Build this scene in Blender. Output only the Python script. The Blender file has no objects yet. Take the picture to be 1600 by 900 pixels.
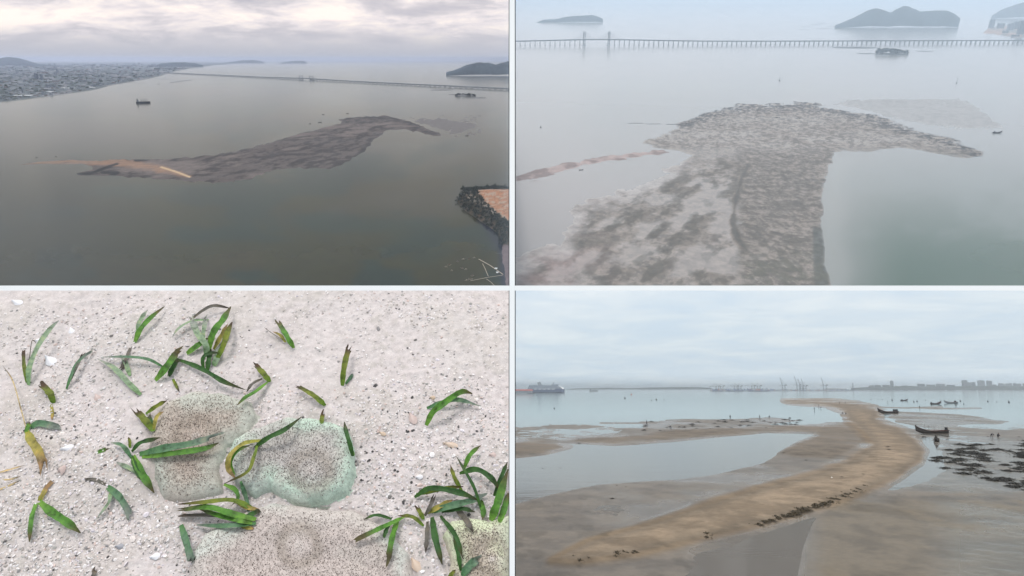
import bpy, bmesh, math, random
import numpy as np
from mathutils import Matrix, Vector

# ------------------------------------------------------------------ camera
F, CX, CY = 1100.0, 800.0, 450.0          # focal length and centre in photograph pixels (1600 x 900)
PITCH = math.atan((607 - CY) / F)
scene = bpy.context.scene
C = scene.collection
cam_data = bpy.data.cameras.new('camera')
cam_data.sensor_width = 36.0
cam_data.lens = 36.0 * F / 1600.0
cam_data.clip_start = 0.5
cam_data.clip_end = 400000.0
cam = bpy.data.objects.new('camera', cam_data)
C.objects.link(cam)
CAM = Matrix.Translation((0, 0, 12)) @ Matrix.Rotation(math.pi / 2 + PITCH, 4, 'X')
cam.matrix_world = CAM
scene.camera = cam

# ------------------------------------------------------------------ sky and sun (high overcast)
SUN_ELEV, SUN_AZ = math.radians(52), math.radians(200)     # azimuth clockwise from +Y: behind the viewer
world = bpy.data.worlds.new('World')
scene.world = world
world.use_nodes = True
wt = world.node_tree
wt.nodes.clear()


def wn(t, **k):
    n = wt.nodes.new(t)
    for a, b in k.items():
        setattr(n, a, b)
    return n


def math_node(nt, op, a, b=None, c=None):
    n = nt.nodes.new('ShaderNodeMath')
    n.operation = op
    for i, v in enumerate((a, b, c)):
        if v is None:
            continue
        if isinstance(v, (int, float)):
            n.inputs[i].default_value = v
        else:
            nt.links.new(v, n.inputs[i])
    return n.outputs[0]


def ramp(nt, fac, stops, interp='LINEAR'):
    n = nt.nodes.new('ShaderNodeValToRGB')
    n.color_ramp.interpolation = interp
    e = n.color_ramp.elements
    while len(e) < len(stops):
        e.new(0.5)
    for i, (p, col) in enumerate(stops):
        e[i].position = p
        e[i].color = (*col, 1) if len(col) == 3 else col
    nt.links.new(fac, n.inputs[0])
    return n.outputs[0]


def mixc(nt, fac, a, b, mode='MIX'):
    n = nt.nodes.new('ShaderNodeMix')
    n.data_type = 'RGBA'
    n.blend_type = mode
    for s, v in ((0, fac), (6, a), (7, b)):
        if isinstance(v, (int, float)):
            n.inputs[s].default_value = v
        elif isinstance(v, tuple):
            n.inputs[s].default_value = (*v, 1)
        else:
            nt.links.new(v, n.inputs[s])
    return n.outputs[2]


sky = wn('ShaderNodeTexSky', sky_type='NISHITA')
sky.sun_disc = False
sky.sun_elevation = SUN_ELEV
sky.sun_rotation = SUN_AZ
sky.air_density = 1.5
sky.dust_density = 3.0
tc = wn('ShaderNodeTexCoord')
sep = wn('ShaderNodeSeparateXYZ')
wt.links.new(tc.outputs['Generated'], sep.inputs[0])
zc = math_node(wt, 'MAXIMUM', sep.outputs[2], 0.0)
den = math_node(wt, 'ADD', zc, 0.10)
comb = wn('ShaderNodeCombineXYZ')
wt.links.new(math_node(wt, 'DIVIDE', sep.outputs[0], den), comb.inputs[0])
wt.links.new(math_node(wt, 'DIVIDE', sep.outputs[1], den), comb.inputs[1])
cl = wn('ShaderNodeTexNoise')
cl.inputs['Scale'].default_value = 1.4
cl.inputs['Detail'].default_value = 7
cl.inputs['Roughness'].default_value = 0.6
cl.inputs['Distortion'].default_value = 0.5
wt.links.new(comb.outputs[0], cl.inputs[0])
# overcast: brighter towards the zenith, blue-grey low down
base = ramp(wt, zc, [(0.0, (0.56, 0.66, 0.74)), (0.06, (0.67, 0.77, 0.85)), (0.14, (0.79, 0.87, 0.94)), (0.4, (1.06, 1.08, 1.12)), (1.0, (1.9, 1.9, 1.92))])
cloud = ramp(wt, cl.outputs[0], [(0.34, (0.90, 0.94, 0.98)), (0.5, (1.0, 1.0, 1.0)), (0.66, (1.15, 1.10, 1.05))])
overcast = mixc(wt, 1.0, base, cloud, 'MULTIPLY')
over10 = mixc(wt, 1.0, overcast, (10.0, 10.0, 10.0), 'MULTIPLY')
tot = mixc(wt, 0.92, sky.outputs[0], over10)
bg = wn('ShaderNodeBackground')
bg.inputs[1].default_value = 0.1
wt.links.new(tot, bg.inputs[0])
wo = wn('ShaderNodeOutputWorld')
wt.links.new(bg.outputs[0], wo.inputs[0])

sun_data = bpy.data.lights.new('sun', 'SUN')
sun_data.energy = 1.5
sun_data.angle = math.radians(14)
sun_data.color = (1.0, 0.96, 0.90)
sun = bpy.data.objects.new('sun', sun_data)
C.objects.link(sun)
sdir = Vector((math.sin(SUN_AZ) * math.cos(SUN_ELEV), math.cos(SUN_AZ) * math.cos(SUN_ELEV), math.sin(SUN_ELEV)))
sun.rotation_euler = sdir.to_track_quat('Z', 'Y').to_euler()
sun.location = (0, -40, 80)

scene.view_settings.view_transform = 'Standard'
scene.view_settings.look = 'None'
scene.view_settings.exposure = 0.0
scene.view_settings.gamma = 1.0
scene.view_settings.use_curve_mapping = False
scene.cycles.use_denoising = True
scene.cycles.max_bounces = 4
scene.cycles.volume_bounces = 1
scene.cycles.caustics_reflective = False
scene.cycles.caustics_refractive = False

rng = random.Random(7)
nrng = np.random.default_rng(11)


# ------------------------------------------------------------------ the four places: each has its own level ground
class Place:
    """A level ground plane seen from the viewpoint; local x right, y away, z up from that ground."""
    def __init__(self, horizon, height, size=1.0):
        self.h = height
        self.yh = horizon
        phi = math.atan((CY - horizon) / F)
        self.s, self.c = math.sin(phi), math.cos(phi)
        m = Matrix(((1, 0, 0, 0), (0, self.s, self.c, -height * self.c), (0, -self.c, self.s, -height * self.s), (0, 0, 0, 1)))
        self.M = CAM @ Matrix.Scale(size, 4) @ m
        self.size = size

    def xy(self, u, v):
        dx, dy = (u - CX) / F, (CY - v) / F
        ly = dy * self.s + self.c
        lz = dy * self.c - self.s
        t = self.h / (-lz)
        return dx * t, ly * t

    def at(self, u, v, z=0.0):
        """point on the ground (or z above the ground point)"""
        x, y = self.xy(u, v)
        return Vector((x, y, z))

    def mpp(self, v):
        """metres in one photograph pixel at the ground that row v shows"""
        dy = (CY - v) / F
        return self.h / (self.s - dy * self.c) / F


TL = Place(92.0, 110.0, 5.5)      # wide aerial view of the bank
TR = Place(-14.0, 223.0, 5.5)     # nearer aerial view
BL = Place(-650.0, 28.0)     # bed of sand and seagrass
BR = Place(607.0, 12.0)      # sandbar, level with the world


# ------------------------------------------------------------------ helpers
def tag(o, label=None, cat=None, group=None, kind=None):
    for k, v in (('label', label), ('category', cat), ('group', group), ('kind', kind)):
        if v:
            o[k] = v
    return o


class MB:
    """collects faces of one mesh"""
    def __init__(self):
        self.v, self.f, self.m = [], [], []

    def add(self, verts, faces, mi=0):
        n = len(self.v)
        self.v += [tuple(p) for p in verts]
        self.f += [tuple(i + n for i in f) for f in faces]
        self.m += [mi] * len(faces)
        return self

    def box(self, x0, x1, y0, y1, z0, z1, mi=0, taper=1.0):
        cx, cy = (x0 + x1) / 2, (y0 + y1) / 2
        t = taper
        top = [(cx + (x - cx) * t, cy + (y - cy) * t, z1) for x, y in ((x0, y0), (x1, y0), (x1, y1), (x0, y1))]
        self.add([(x0, y0, z0), (x1, y0, z0), (x1, y1, z0), (x0, y1, z0)] + top,
                 [(3, 2, 1, 0), (4, 5, 6, 7), (0, 1, 5, 4), (1, 2, 6, 5), (2, 3, 7, 6), (3, 0, 4, 7)], mi)
        return self

    def bar(self, a, b, r0, r1=None, n=6, mi=0):
        a, b = Vector(a), Vector(b)
        r1 = r0 if r1 is None else r1
        d = (b - a)
        if d.length < 1e-9:
            return self
        q = d.to_track_quat('Z', 'Y')
        vs = []
        for p, r in ((a, r0), (b, r1)):
            for k in range(n):
                an = 2 * math.pi * k / n
                vs.append(p + q @ Vector((r * math.cos(an), r * math.sin(an), 0)))
        fs = [(k, (k + 1) % n, n + (k + 1) % n, n + k) for k in range(n)]
        fs += [tuple(reversed(range(n))), tuple(range(n, 2 * n))]
        return self.add(vs, fs, mi)

    def lathe(self, prof, n=10, c=(0, 0, 0), mi=0):
        vs, fs = [], []
        for r, z in prof:
            for k in range(n):
                an = 2 * math.pi * k / n
                vs.append((c[0] + r * math.cos(an), c[1] + r * math.sin(an), c[2] + z))
        for i in range(len(prof) - 1):
            for k in range(n):
                fs.append((i * n + k, i * n + (k + 1) % n, (i + 1) * n + (k + 1) % n, (i + 1) * n + k))
        fs += [tuple(reversed(range(n))), tuple(range((len(prof) - 1) * n, len(prof) * n))]
        return self.add(vs, fs, mi)

    def loft(self, sections, closed=False, mi=0, caps=True):
        n = len(sections[0])
        vs = [p for s in sections for p in s]
        fs = []
        for i in range(len(sections) - 1):
            for k in range(n if closed else n - 1):
                a, b = k, (k + 1) % n
                fs.append((i * n + a, i * n + b, (i + 1) * n + b, (i + 1) * n + a))
        if caps:
            fs += [tuple(reversed(range(n))), tuple(range((len(sections) - 1) * n, len(sections) * n))]
        return self.add(vs, fs, mi)

    def mesh(self, name, mats, smooth=False):
        me = bpy.data.meshes.new(name)
        me.from_pydata(self.v, [], self.f)
        for m in (mats if isinstance(mats, (list, tuple)) else [mats]):
            me.materials.append(m)
        if any(self.m):
            me.polygons.foreach_set('material_index', self.m)
        if smooth:
            me.polygons.foreach_set('use_smooth', [True] * len(me.polygons))
        me.update()
        return me

    def build(self, name, mats, parent=None, smooth=False, M=None):
        o = bpy.data.objects.new(name, self.mesh(name, mats, smooth))
        C.objects.link(o)
        if parent is not None:
            o.parent = parent
        if M is not None:
            o.matrix_world = M
        return o


def place_matrix(P, loc, rz=0.0, s=1.0):
    return P.M @ Matrix.Translation(loc) @ Matrix.Rotation(rz, 4, 'Z') @ Matrix.Scale(s, 4)


def thing(name, P, loc, rz=0.0, s=1.0, label=None, cat=None, group=None):
    o = bpy.data.objects.new(name, None)
    o.empty_display_size = 0.2
    C.objects.link(o)
    o.matrix_world = place_matrix(P, loc, rz, s)
    return tag(o, label, cat, group)


def copy_tree(o, M=None, parent=None):
    c = o.copy()
    C.objects.link(c)
    if parent is not None:
        c.parent = parent
    if M is not None:
        c.matrix_world = M
    for ch in [x for x in CHILD.get(o.name, [])]:
        copy_tree(ch, None, c)
    return c


CHILD = {}


def note_children(o):
    """remember a prototype's parts so that copies can be made without a scene update"""
    for x in bpy.data.objects:
        if x.parent is not None:
            CHILD.setdefault(x.parent.name, [])
            if x not in CHILD[x.parent.name]:
                CHILD[x.parent.name].append(x)


# --- noise
def _hash(ix, iy, seed):
    n = (ix.astype(np.int64) * 374761393 + iy.astype(np.int64) * 668265263 + seed * 144305901) & 0x7fffffff
    n = ((n ^ (n >> 13)) * 1274126177) & 0x7fffffff
    n = (n ^ (n >> 16)) & 0xffffff
    return n / float(0xffffff)


def vnoise(x, y, seed=0):
    x0, y0 = np.floor(x), np.floor(y)
    fx, fy = x - x0, y - y0
    fx = fx * fx * fx * (fx * (fx * 6 - 15) + 10)
    fy = fy * fy * fy * (fy * (fy * 6 - 15) + 10)
    a, b = _hash(x0, y0, seed), _hash(x0 + 1, y0, seed)
    c, d = _hash(x0, y0 + 1, seed), _hash(x0 + 1, y0 + 1, seed)
    return (a + (b - a) * fx) + ((c + (d - c) * fx) - (a + (b - a) * fx)) * fy


def fbm(x, y, seed=0, octv=5, gain=0.5, lac=2.03):
    s, a, t = 0.0, 1.0, 0.0
    for i in range(octv):
        s = s + a * vnoise(x + 17.3 * i, y - 9.1 * i, seed + i * 7)
        t += a
        a *= gain
        x, y = x * lac, y * lac
    return s / t


def sstep(a, b, x):
    t = np.clip((x - a) / (b - a), 0, 1)
    return t * t * (3 - 2 * t)


def sdf(U, V, poly, vs=1.0):
    """signed distance (positive inside), rows weighted by vs"""
    shp = U.shape
    px, py = U.ravel(), V.ravel() * vs
    best = np.full(px.shape, 1e18)
    ins = np.zeros(px.shape, bool)
    n = len(poly)
    for i in range(n):
        ax, ay = poly[i][0], poly[i][1] * vs
        bx, by = poly[(i + 1) % n][0], poly[(i + 1) % n][1] * vs
        dx, dy = bx - ax, by - ay
        t = np.clip(((px - ax) * dx + (py - ay) * dy) / (dx * dx + dy * dy + 1e-9), 0, 1)
        best = np.minimum(best, (px - ax - t * dx) ** 2 + (py - ay - t * dy) ** 2)
        cond = ((ay > py) != (by > py)) & (px < (bx - ax) * (py - ay) / (by - ay + 1e-12) + ax)
        ins ^= cond
    d = np.sqrt(best)
    return np.where(ins, d, -d).reshape(shp)


def line_d(U, V, pts, vs=1.0):
    px, py = U.ravel(), V.ravel() * vs
    best = np.full(px.shape, 1e18)
    for (ax, ay), (bx, by) in zip(pts[:-1], pts[1:]):
        ay, by = ay * vs, by * vs
        dx, dy = bx - ax, by - ay
        t = np.clip(((px - ax) * dx + (py - ay) * dy) / (dx * dx + dy * dy + 1e-9), 0, 1)
        best = np.minimum(best, (px - ax - t * dx) ** 2 + (py - ay - t * dy) ** 2)
    return np.sqrt(best).reshape(U.shape)


def blend(base, col, k):
    return base + (np.array(col, dtype=float) - base) * k[..., None]


def sheet(name, P, us, vs, fn, mat, skirt=None, kind='structure', label=None, cat=None, keep=None):
    """a terrain sheet: grid over the ground; fn gives heights and albedo (rgb + wetness)"""
    U, V = np.meshgrid(us, vs)
    X, Y = P.xy(U, V)
    Z, col = fn(U, V, X, Y)
    ny, nx = U.shape
    co = np.stack([X, Y, Z], -1).reshape(-1, 3)
    idx = np.arange(ny * nx).reshape(ny, nx)
    q = np.stack([idx[1:, :-1], idx[1:, 1:], idx[:-1, 1:], idx[:-1, :-1]], -1)
    if keep is not None:
        kk = keep(U, V)
        kq = kk[1:, :-1] | kk[1:, 1:] | kk[:-1, 1:] | kk[:-1, :-1]
        q = q[kq]
    q = q.reshape(-1, 4)
    cols = col.reshape(-1, 4)
    if skirt:
        ring = np.concatenate([idx[0, :], idx[1:, -1], idx[-1, -2::-1], idx[-2:0:-1, 0]])
        low = co[ring].copy()
        low[:, 2] = skirt
        b0 = len(co)
        co = np.concatenate([co, low])
        cols = np.concatenate([cols, cols[ring]])
        m = len(ring)
        k = np.arange(m)
        q = np.concatenate([q, np.stack([ring, ring[(k + 1) % m], b0 + (k + 1) % m, b0 + k], -1)])
    me = bpy.data.meshes.new(name)
    me.vertices.add(len(co))
    me.vertices.foreach_set('co', co.astype(np.float32).ravel())
    me.loops.add(q.size)
    me.loops.foreach_set('vertex_index', q.astype(np.int32).ravel())
    me.polygons.add(len(q))
    me.polygons.foreach_set('loop_start', np.arange(0, q.size, 4, dtype=np.int32))
    me.polygons.foreach_set('use_smooth', np.ones(len(q), bool))
    me.update(calc_edges=True)
    at = me.color_attributes.new('col', 'FLOAT_COLOR', 'POINT')
    at.data.foreach_set('color', cols.astype(np.float32).ravel())
    me.materials.append(mat)
    o = bpy.data.objects.new(name, me)
    C.objects.link(o)
    o.matrix_world = P.M
    return tag(o, label, cat, None, kind)


def rgba(rgb, wet):
    return np.concatenate([rgb, wet[..., None]], -1)


# ------------------------------------------------------------------ materials
def new_mat(name):
    m = bpy.data.materials.new(name)
    m.use_nodes = True
    nt = m.node_tree
    nt.nodes.clear()
    out = nt.nodes.new('ShaderNodeOutputMaterial')
    return m, nt, out


def noise_node(nt, scale, detail=4, rough=0.6, coord='Object', stretch=None, dist=0.0):
    t = nt.nodes.new('ShaderNodeTexCoord')
    n = nt.nodes.new('ShaderNodeTexNoise')
    n.inputs['Scale'].default_value = scale
    n.inputs['Detail'].default_value = detail
    n.inputs['Roughness'].default_value = rough
    n.inputs['Distortion'].default_value = dist
    if stretch:
        mp = nt.nodes.new('ShaderNodeMapping')
        mp.inputs['Scale'].default_value = stretch
        nt.links.new(t.outputs[coord], mp.inputs[0])
        nt.links.new(mp.outputs[0], n.inputs[0])
    else:
        nt.links.new(t.outputs[coord], n.inputs[0])
    return n.outputs[0]


def plain(name, col, rough=0.7, var=0.25, scale=1.0, metal=0.0, spec=0.3, bump=0.0):
    m, nt, out = new_mat(name)
    b = nt.nodes.new('ShaderNodeBsdfPrincipled')
    n = noise_node(nt, scale)
    lo = tuple(c * (1 - var) for c in col)
    hi = tuple(min(1, c * (1 + var)) for c in col)
    nt.links.new(ramp(nt, n, [(0.3, lo), (0.7, hi)]), b.inputs['Base Color'])
    b.inputs['Roughness'].default_value = rough
    b.inputs['Metallic'].default_value = metal
    b.inputs['Specular IOR Level'].default_value = spec
    if bump:
        bp = nt.nodes.new('ShaderNodeBump')
        bp.inputs['Strength'].default_value = bump
        nt.links.new(noise_node(nt, scale * 4), bp.inputs['Height'])
        nt.links.new(bp.outputs[0], b.inputs['Normal'])
    nt.links.new(b.outputs[0], out.inputs[0])
    return m


def ground_mat(name, scale, amount=0.3, dry_rough=0.95, wet_rough=0.22, bump=0.3, bump_dist=0.1, stretch=None, spec=0.5, speck=None):
    """albedo from the sheet's own colour, grain from noise, gloss from its wetness"""
    m, nt, out = new_mat(name)
    b = nt.nodes.new('ShaderNodeBsdfPrincipled')
    a = nt.nodes.new('ShaderNodeAttribute')
    a.attribute_name = 'col'
    n = noise_node(nt, scale, 8, 0.7, stretch=stretch)
    g = ramp(nt, n, [(0.25, (1 - amount,) * 3), (0.75, (1 + amount,) * 3)])
    c = mixc(nt, 1.0, a.outputs['Color'], g, 'MULTIPLY')
    if speck:
        sc2, lo, hi, colr = speck
        n2 = noise_node(nt, sc2, 3, 0.5)
        c = mixc(nt, ramp(nt, n2, [(lo, (0, 0, 0)), (hi, (1, 1, 1))]), c, colr)
    nt.links.new(c, b.inputs['Base Color'])
    r = math_node(nt, 'MULTIPLY_ADD', a.outputs['Alpha'], wet_rough - dry_rough, dry_rough)
    nt.links.new(r, b.inputs['Roughness'])
    s = math_node(nt, 'MULTIPLY_ADD', a.outputs['Alpha'], spec - 0.15, 0.15)
    nt.links.new(s, b.inputs['Specular IOR Level'])
    if bump:
        bp = nt.nodes.new('ShaderNodeBump')
        bp.inputs['Strength'].default_value = bump
        bp.inputs['Distance'].default_value = bump_dist
        nt.links.new(n, bp.inputs['Height'])
        nt.links.new(bp.outputs[0], b.inputs['Normal'])
    nt.links.new(b.outputs[0], out.inputs[0])
    return m


def water_mat(name, ior, rough, gloss, wave_scale, wave, stretch=(1, 1, 1), kmax=1.0, dist=0.3, power=None):
    """murky water: body colour from the sheet, sky reflection growing towards grazing views"""
    m, nt, out = new_mat(name)
    a = nt.nodes.new('ShaderNodeAttribute')
    a.attribute_name = 'col'
    d = nt.nodes.new('ShaderNodeBsdfDiffuse')
    nt.links.new(a.outputs['Color'], d.inputs[0])
    g = nt.nodes.new('ShaderNodeBsdfGlossy')
    g.inputs['Color'].default_value = (*gloss, 1)
    g.inputs['Roughness'].default_value = rough
    if power:
        fr = nt.nodes.new('ShaderNodeLayerWeight')
        fr.inputs['Blend'].default_value = 0.5
        fac = math_node(nt, 'POWER', fr.outputs['Facing'], power)
    else:
        fr = nt.nodes.new('ShaderNodeFresnel')
        fr.inputs['IOR'].default_value = ior
        fac = fr.outputs[0]
    if wave:
        bp = nt.nodes.new('ShaderNodeBump')
        bp.inputs['Strength'].default_value = wave
        bp.inputs['Distance'].default_value = dist
        n = noise_node(nt, wave_scale, 5, 0.6, stretch=stretch)
        nt.links.new(n, bp.inputs['Height'])
        for s in (d, g, fr):
            nt.links.new(bp.outputs[0], s.inputs['Normal'])
    mx = nt.nodes.new('ShaderNodeMixShader')
    nt.links.new(math_node(nt, 'MULTIPLY', fac, kmax), mx.inputs[0])
    nt.links.new(d.outputs[0], mx.inputs[1])
    nt.links.new(g.outputs[0], mx.inputs[2])
    nt.links.new(mx.outputs[0], out.inputs[0])
    return m


M_white = plain('white_paint', (0.90, 0.89, 0.88), 0.6, 0.02, 0.5)
M_edge = plain('black_rubber', (0.012, 0.012, 0.012), 0.6, 0.2, 2)
M_concrete = plain('concrete', (0.22, 0.23, 0.24), 0.9, 0.2, 0.05)
M_darkwood = plain('dark_wood', (0.030, 0.026, 0.024), 0.7, 0.4, 1.5)
M_redwood = plain('red_brown_wood', (0.07, 0.028, 0.022), 0.7, 0.4, 1.5)
M_palewood = plain('pale_wood', (0.28, 0.24, 0.19), 0.8, 0.3, 1.0)
M_black = plain('black', (0.012, 0.012, 0.014), 0.6, 0.3, 2)
M_steel = plain('grey_steel', (0.16, 0.18, 0.20), 0.6, 0.2, 0.05)
M_paint = plain('pale_paint', (0.55, 0.57, 0.58), 0.6, 0.1, 0.05)
M_blue = plain('navy_hull', (0.02, 0.035, 0.09), 0.5, 0.2, 0.05)
M_ship = plain('ship_white', (0.19, 0.22, 0.27), 0.5, 0.06, 0.05)
M_glass = plain('dark_glass', (0.05, 0.07, 0.10), 0.25, 0.2, 0.2, spec=0.6)
M_redroof = plain('red_roof', (0.26, 0.07, 0.06), 0.8, 0.2, 0.1)
M_forest = plain('forest', (0.030, 0.048, 0.030), 0.95, 0.45, 0.03)
M_farforest = plain('far_forest', (0.026, 0.042, 0.052), 0.95, 0.3, 0.01)  # blue of the distant air mixed into the foliage colour
M_leafdark = plain('dark_foliage', (0.011, 0.017, 0.008), 0.8, 0.5, 0.6)
M_trunk = plain('bark', (0.06, 0.045, 0.035), 0.9, 0.3, 2)
M_weed = plain('brown_weed', (0.050, 0.036, 0.016), 0.6, 0.5, 3)
M_mussel = plain('black_weed', (0.022, 0.021, 0.017), 0.6, 0.5, 2)
M_rock = plain('dark_rock', (0.04, 0.04, 0.042), 0.8, 0.4, 1.0)
M_orange = plain('orange_float', (0.35, 0.10, 0.04), 0.5, 0.2, 1)
M_skin = plain('skin', (0.22, 0.12, 0.08), 0.6, 0.1, 2)

# ------------------------------------------------------------------ the white divider between the four views
DZ = 26.0                                     # metres in front of the viewpoint
pxm = DZ / F
div = bpy.data.objects.new('divider', None)
C.objects.link(div)
div.matrix_world = Matrix.Translation((0, DZ, -0.02))
tag(div, 'white cross of a post and a beam dividing the four coastal scenes', 'divider')


def divider_part(name, u0, u1, v0, v1, y0, y1, mat):
    b = MB().box((u0 - CX) * pxm, (u1 - CX) * pxm, y0, y1, 0, 1)
    b.v = []
    for yy in (y0, y1):
        for (u, v) in ((u0, v1), (u1, v1), (u1, v0), (u0, v0)):
            p = CAM @ Vector(((u - CX) * pxm, (CY - v) * pxm, -DZ - yy)) - Vector((0, DZ, -0.02))
            b.v.append(tuple(p))
    b.f = [(0, 1, 2, 3), (7, 6, 5, 4), (0, 4, 5, 1), (1, 5, 6, 2), (2, 6, 7, 3), (3, 7, 4, 0)]
    return b.build(name, mat, div)


divider_part('post', 796.0, 804.4, -80, 975, 0.0, 0.24, M_white)
divider_part('beam', -140, 795.9, 446.2, 454.0, 0.002, 0.24, M_white)
divider_part('beam', 804.5, 1740, 446.2, 454.0, 0.002, 0.24, M_white)
for (u0, u1, v0, v1) in ((794.9, 796.0, -80, 446.2), (804.4, 805.7, -80, 446.2), (794.9, 796.0, 454, 975), (804.4, 805.7, 454, 975)):
    divider_part('edge_strip', u0, u1, v0, v1, 0.01, 0.2, M_edge)


# ================================================================== wide aerial view (upper left)
M_sea_wide = water_mat('murky_sea_wide', 1.10, 0.14, (0.78, 0.80, 0.76), 0.12, 0.25, (1, 0.5, 1), kmax=0.95, dist=1.2, power=10.5)


def sea_wide(U, V, X, Y):
    z = np.zeros_like(X)
    n = fbm(U * 0.006, V * 0.016, 3, 5)
    n2 = fbm(U * 0.010 + 5, V * 0.03, 9, 5)
    c = np.zeros(U.shape + (3,)) + np.array((0.038, 0.037, 0.010))
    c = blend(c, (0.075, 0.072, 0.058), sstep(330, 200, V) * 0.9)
    c = blend(c, (0.048, 0.040, 0.014), sstep(0.48, 0.65, n) * 0.8)
    c = blend(c, (0.013, 0.033, 0.024), sstep(0.52, 0.68, n2) * 0.8)
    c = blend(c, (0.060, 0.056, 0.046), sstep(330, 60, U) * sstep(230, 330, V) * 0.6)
    for cx, cy, rx, ry, k, col in ((560, 350, 130, 16, 0.7, (0.012, 0.038, 0.028)), (400, 340, 80, 14, 0.5, (0.012, 0.034, 0.025)),
                                   (655, 375, 55, 36, 0.6, (0.012, 0.038, 0.030)), (640, 318, 100, 26, 0.45, (0.07, 0.068, 0.055)),
                                   (600, 150, 160, 14, 0.5, (0.06, 0.10, 0.095)), (260, 298, 140, 12, 0.45, (0.03, 0.065, 0.058)),
                                   (760, 300, 60, 30, 0.5, (0.05, 0.065, 0.06))):
        wob = 1.8 * (n2 - 0.5) * 2
        d = ((U - cx) / rx) ** 2 + ((V - cy) / ry) ** 2 + wob
        c = blend(c, col, sstep(1.4, -0.2, d) * k)
    d = line_d(U, V, [(757, 345), (772, 372), (788, 392), (800, 400)], 1) + 8 * (n2 - 0.5)
    c = blend(c, (0.012, 0.016, 0.04), sstep(14, 3, d) * 0.9)
    d = line_d(U, V, [(786, 395), (786, 425), (790, 446)], 1)
    c = blend(c, (0.010, 0.012, 0.035), sstep(9, 3, d) * 0.9)
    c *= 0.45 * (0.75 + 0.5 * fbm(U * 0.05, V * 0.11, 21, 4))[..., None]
    return z, rgba(c, z)


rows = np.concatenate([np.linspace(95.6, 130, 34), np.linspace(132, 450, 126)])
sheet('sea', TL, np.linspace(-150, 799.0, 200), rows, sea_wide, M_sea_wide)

BANK_TL = [(20, 259), (60, 252.5), (110, 249), (160, 249), (205, 246), (230, 248), (270, 245.5), (330, 240), (390, 229), (440, 214), (500, 198),
           (528, 191), (515, 187), (560, 180), (602, 178.5), (640, 187), (680, 203), (701, 216), (695, 218), (665, 211), (640, 206), (605, 205.5),
           (588, 219), (572, 239), (545, 255), (512, 268.5), (507, 265), (440, 266.5), (415, 271), (395, 283), (340, 288.5), (280, 285), (215, 280),
           (175, 277.5), (122, 276), (116, 270), (142, 263), (128, 257.5), (60, 256.5)]
SAND_TL = [(20, 258), (60, 252.5), (110, 249), (205, 249), (232, 256), (262, 264), (297, 276), (290, 277.5), (245, 268), (190, 260), (130, 257), (60, 256)]
M_mud_wide = ground_mat('mud_wide', 0.12, 0.35, 0.95, 0.6, 0.6, 0.6, spec=0.15)


def bank_wide(U, V, X, Y):
    wob = (2 + 9 * sstep(110, 230, U)) * (fbm(U * 0.09, V * 0.22, 5, 5, .6) - 0.5)
    sd = sdf(U, V, BANK_TL, 1.6) + wob
    n = fbm(X * 0.02, Y * 0.012, 31, 6, 0.6)
    f = fbm(X * 0.11 + n, Y * 0.045 + n, 33, 5, 0.7)
    z = -0.35 + 0.8 * sstep(-3, 12, sd) + .3 * sstep(150, 100, U) * sstep(-3, 2, sd) + 0.35 * (f - 0.5) * sstep(0, 10, sd) + 0.4 * (n - 0.5) * sstep(2, 10, sd)
    c = np.zeros(U.shape + (3,)) + np.array((0.060, 0.049, 0.046))
    c = blend(c, (0.013, 0.011, 0.011), sstep(0.44, 0.58, f) * 0.8)
    c = blend(c, (0.115, 0.095, 0.088), sstep(0.52, 0.64, n) * 0.7)
    top = line_d(U, V, [(535, 189), (600, 184), (640, 193), (697, 215)], 1.6)
    c = blend(c, (0.014, 0.012, 0.013), sstep(9, 1, top) * sstep(0.40, 0.55, f + 0.3 * (n - .5)))
    c = blend(c, (0.19, 0.115, 0.075), sstep(-6, 5, sdf(U, V, SAND_TL, 1.6) + 14 * (f - .5)) * (0.45 + 0.6 * f))
    br = line_d(U, V, [(252, 262), (275, 269), (296, 277)], 1.6)
    c = blend(c, (0.36, 0.26, 0.16), sstep(3, 1, br))
    for pts in ([(116, 272), (140, 272), (165, 263), (183, 257)], [(140, 276), (170, 277), (184, 270), (160, 270)], [(198, 249), (215, 245.5), (229, 249), (212, 251)]):
        d = line_d(U, V, pts, 1.6) + 4 * (f - 0.5)
        c = blend(c, (0.008, 0.008, 0.009), sstep(4.4, 1.6, d) * 0.95)
    edge = line_d(U, V, [(395, 281), (440, 265), (508, 266), (545, 253), (585, 221)], 1.6)
    c = blend(c, (0.016, 0.014, 0.015), sstep(5, 1, edge) * 0.7)
    c = blend(c, (0.10, 0.095, 0.085), sstep(7, -1, sd) * .55)
    return z, rgba(c, 0.15 + 0.35 * sstep(0.55, 0.3, n))


sheet('mudbank', TL, np.linspace(10, 712, 352), np.linspace(174, 292, 150), bank_wide, M_mud_wide,
      keep=lambda U, V: sdf(U, V, BANK_TL, 1.6) > -9)


def shoal_wide(U, V, X, Y):
    poly = [(628, 185), (690, 184), (742, 189), (747, 196), (740, 208), (704, 211), (672, 200)]
    sd = sdf(U, V, poly, 1.6) + 8 * (fbm(U * 0.06, V * 0.2, 41, 4) - 0.5)
    f = fbm(X * 0.12, Y * 0.03, 43, 4, 0.6)
    z = -0.05 + 0.12 * sstep(-3, 12, sd) + 0.24 * (f - 0.5)
    c = np.zeros(U.shape + (3,)) + np.array((0.088, 0.080, 0.078))
    return z, rgba(c, np.full(U.shape, 0.4))


sheet('shoal', TL, np.linspace(622, 752, 90), np.linspace(180, 215, 60), shoal_wide, M_mud_wide)

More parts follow.
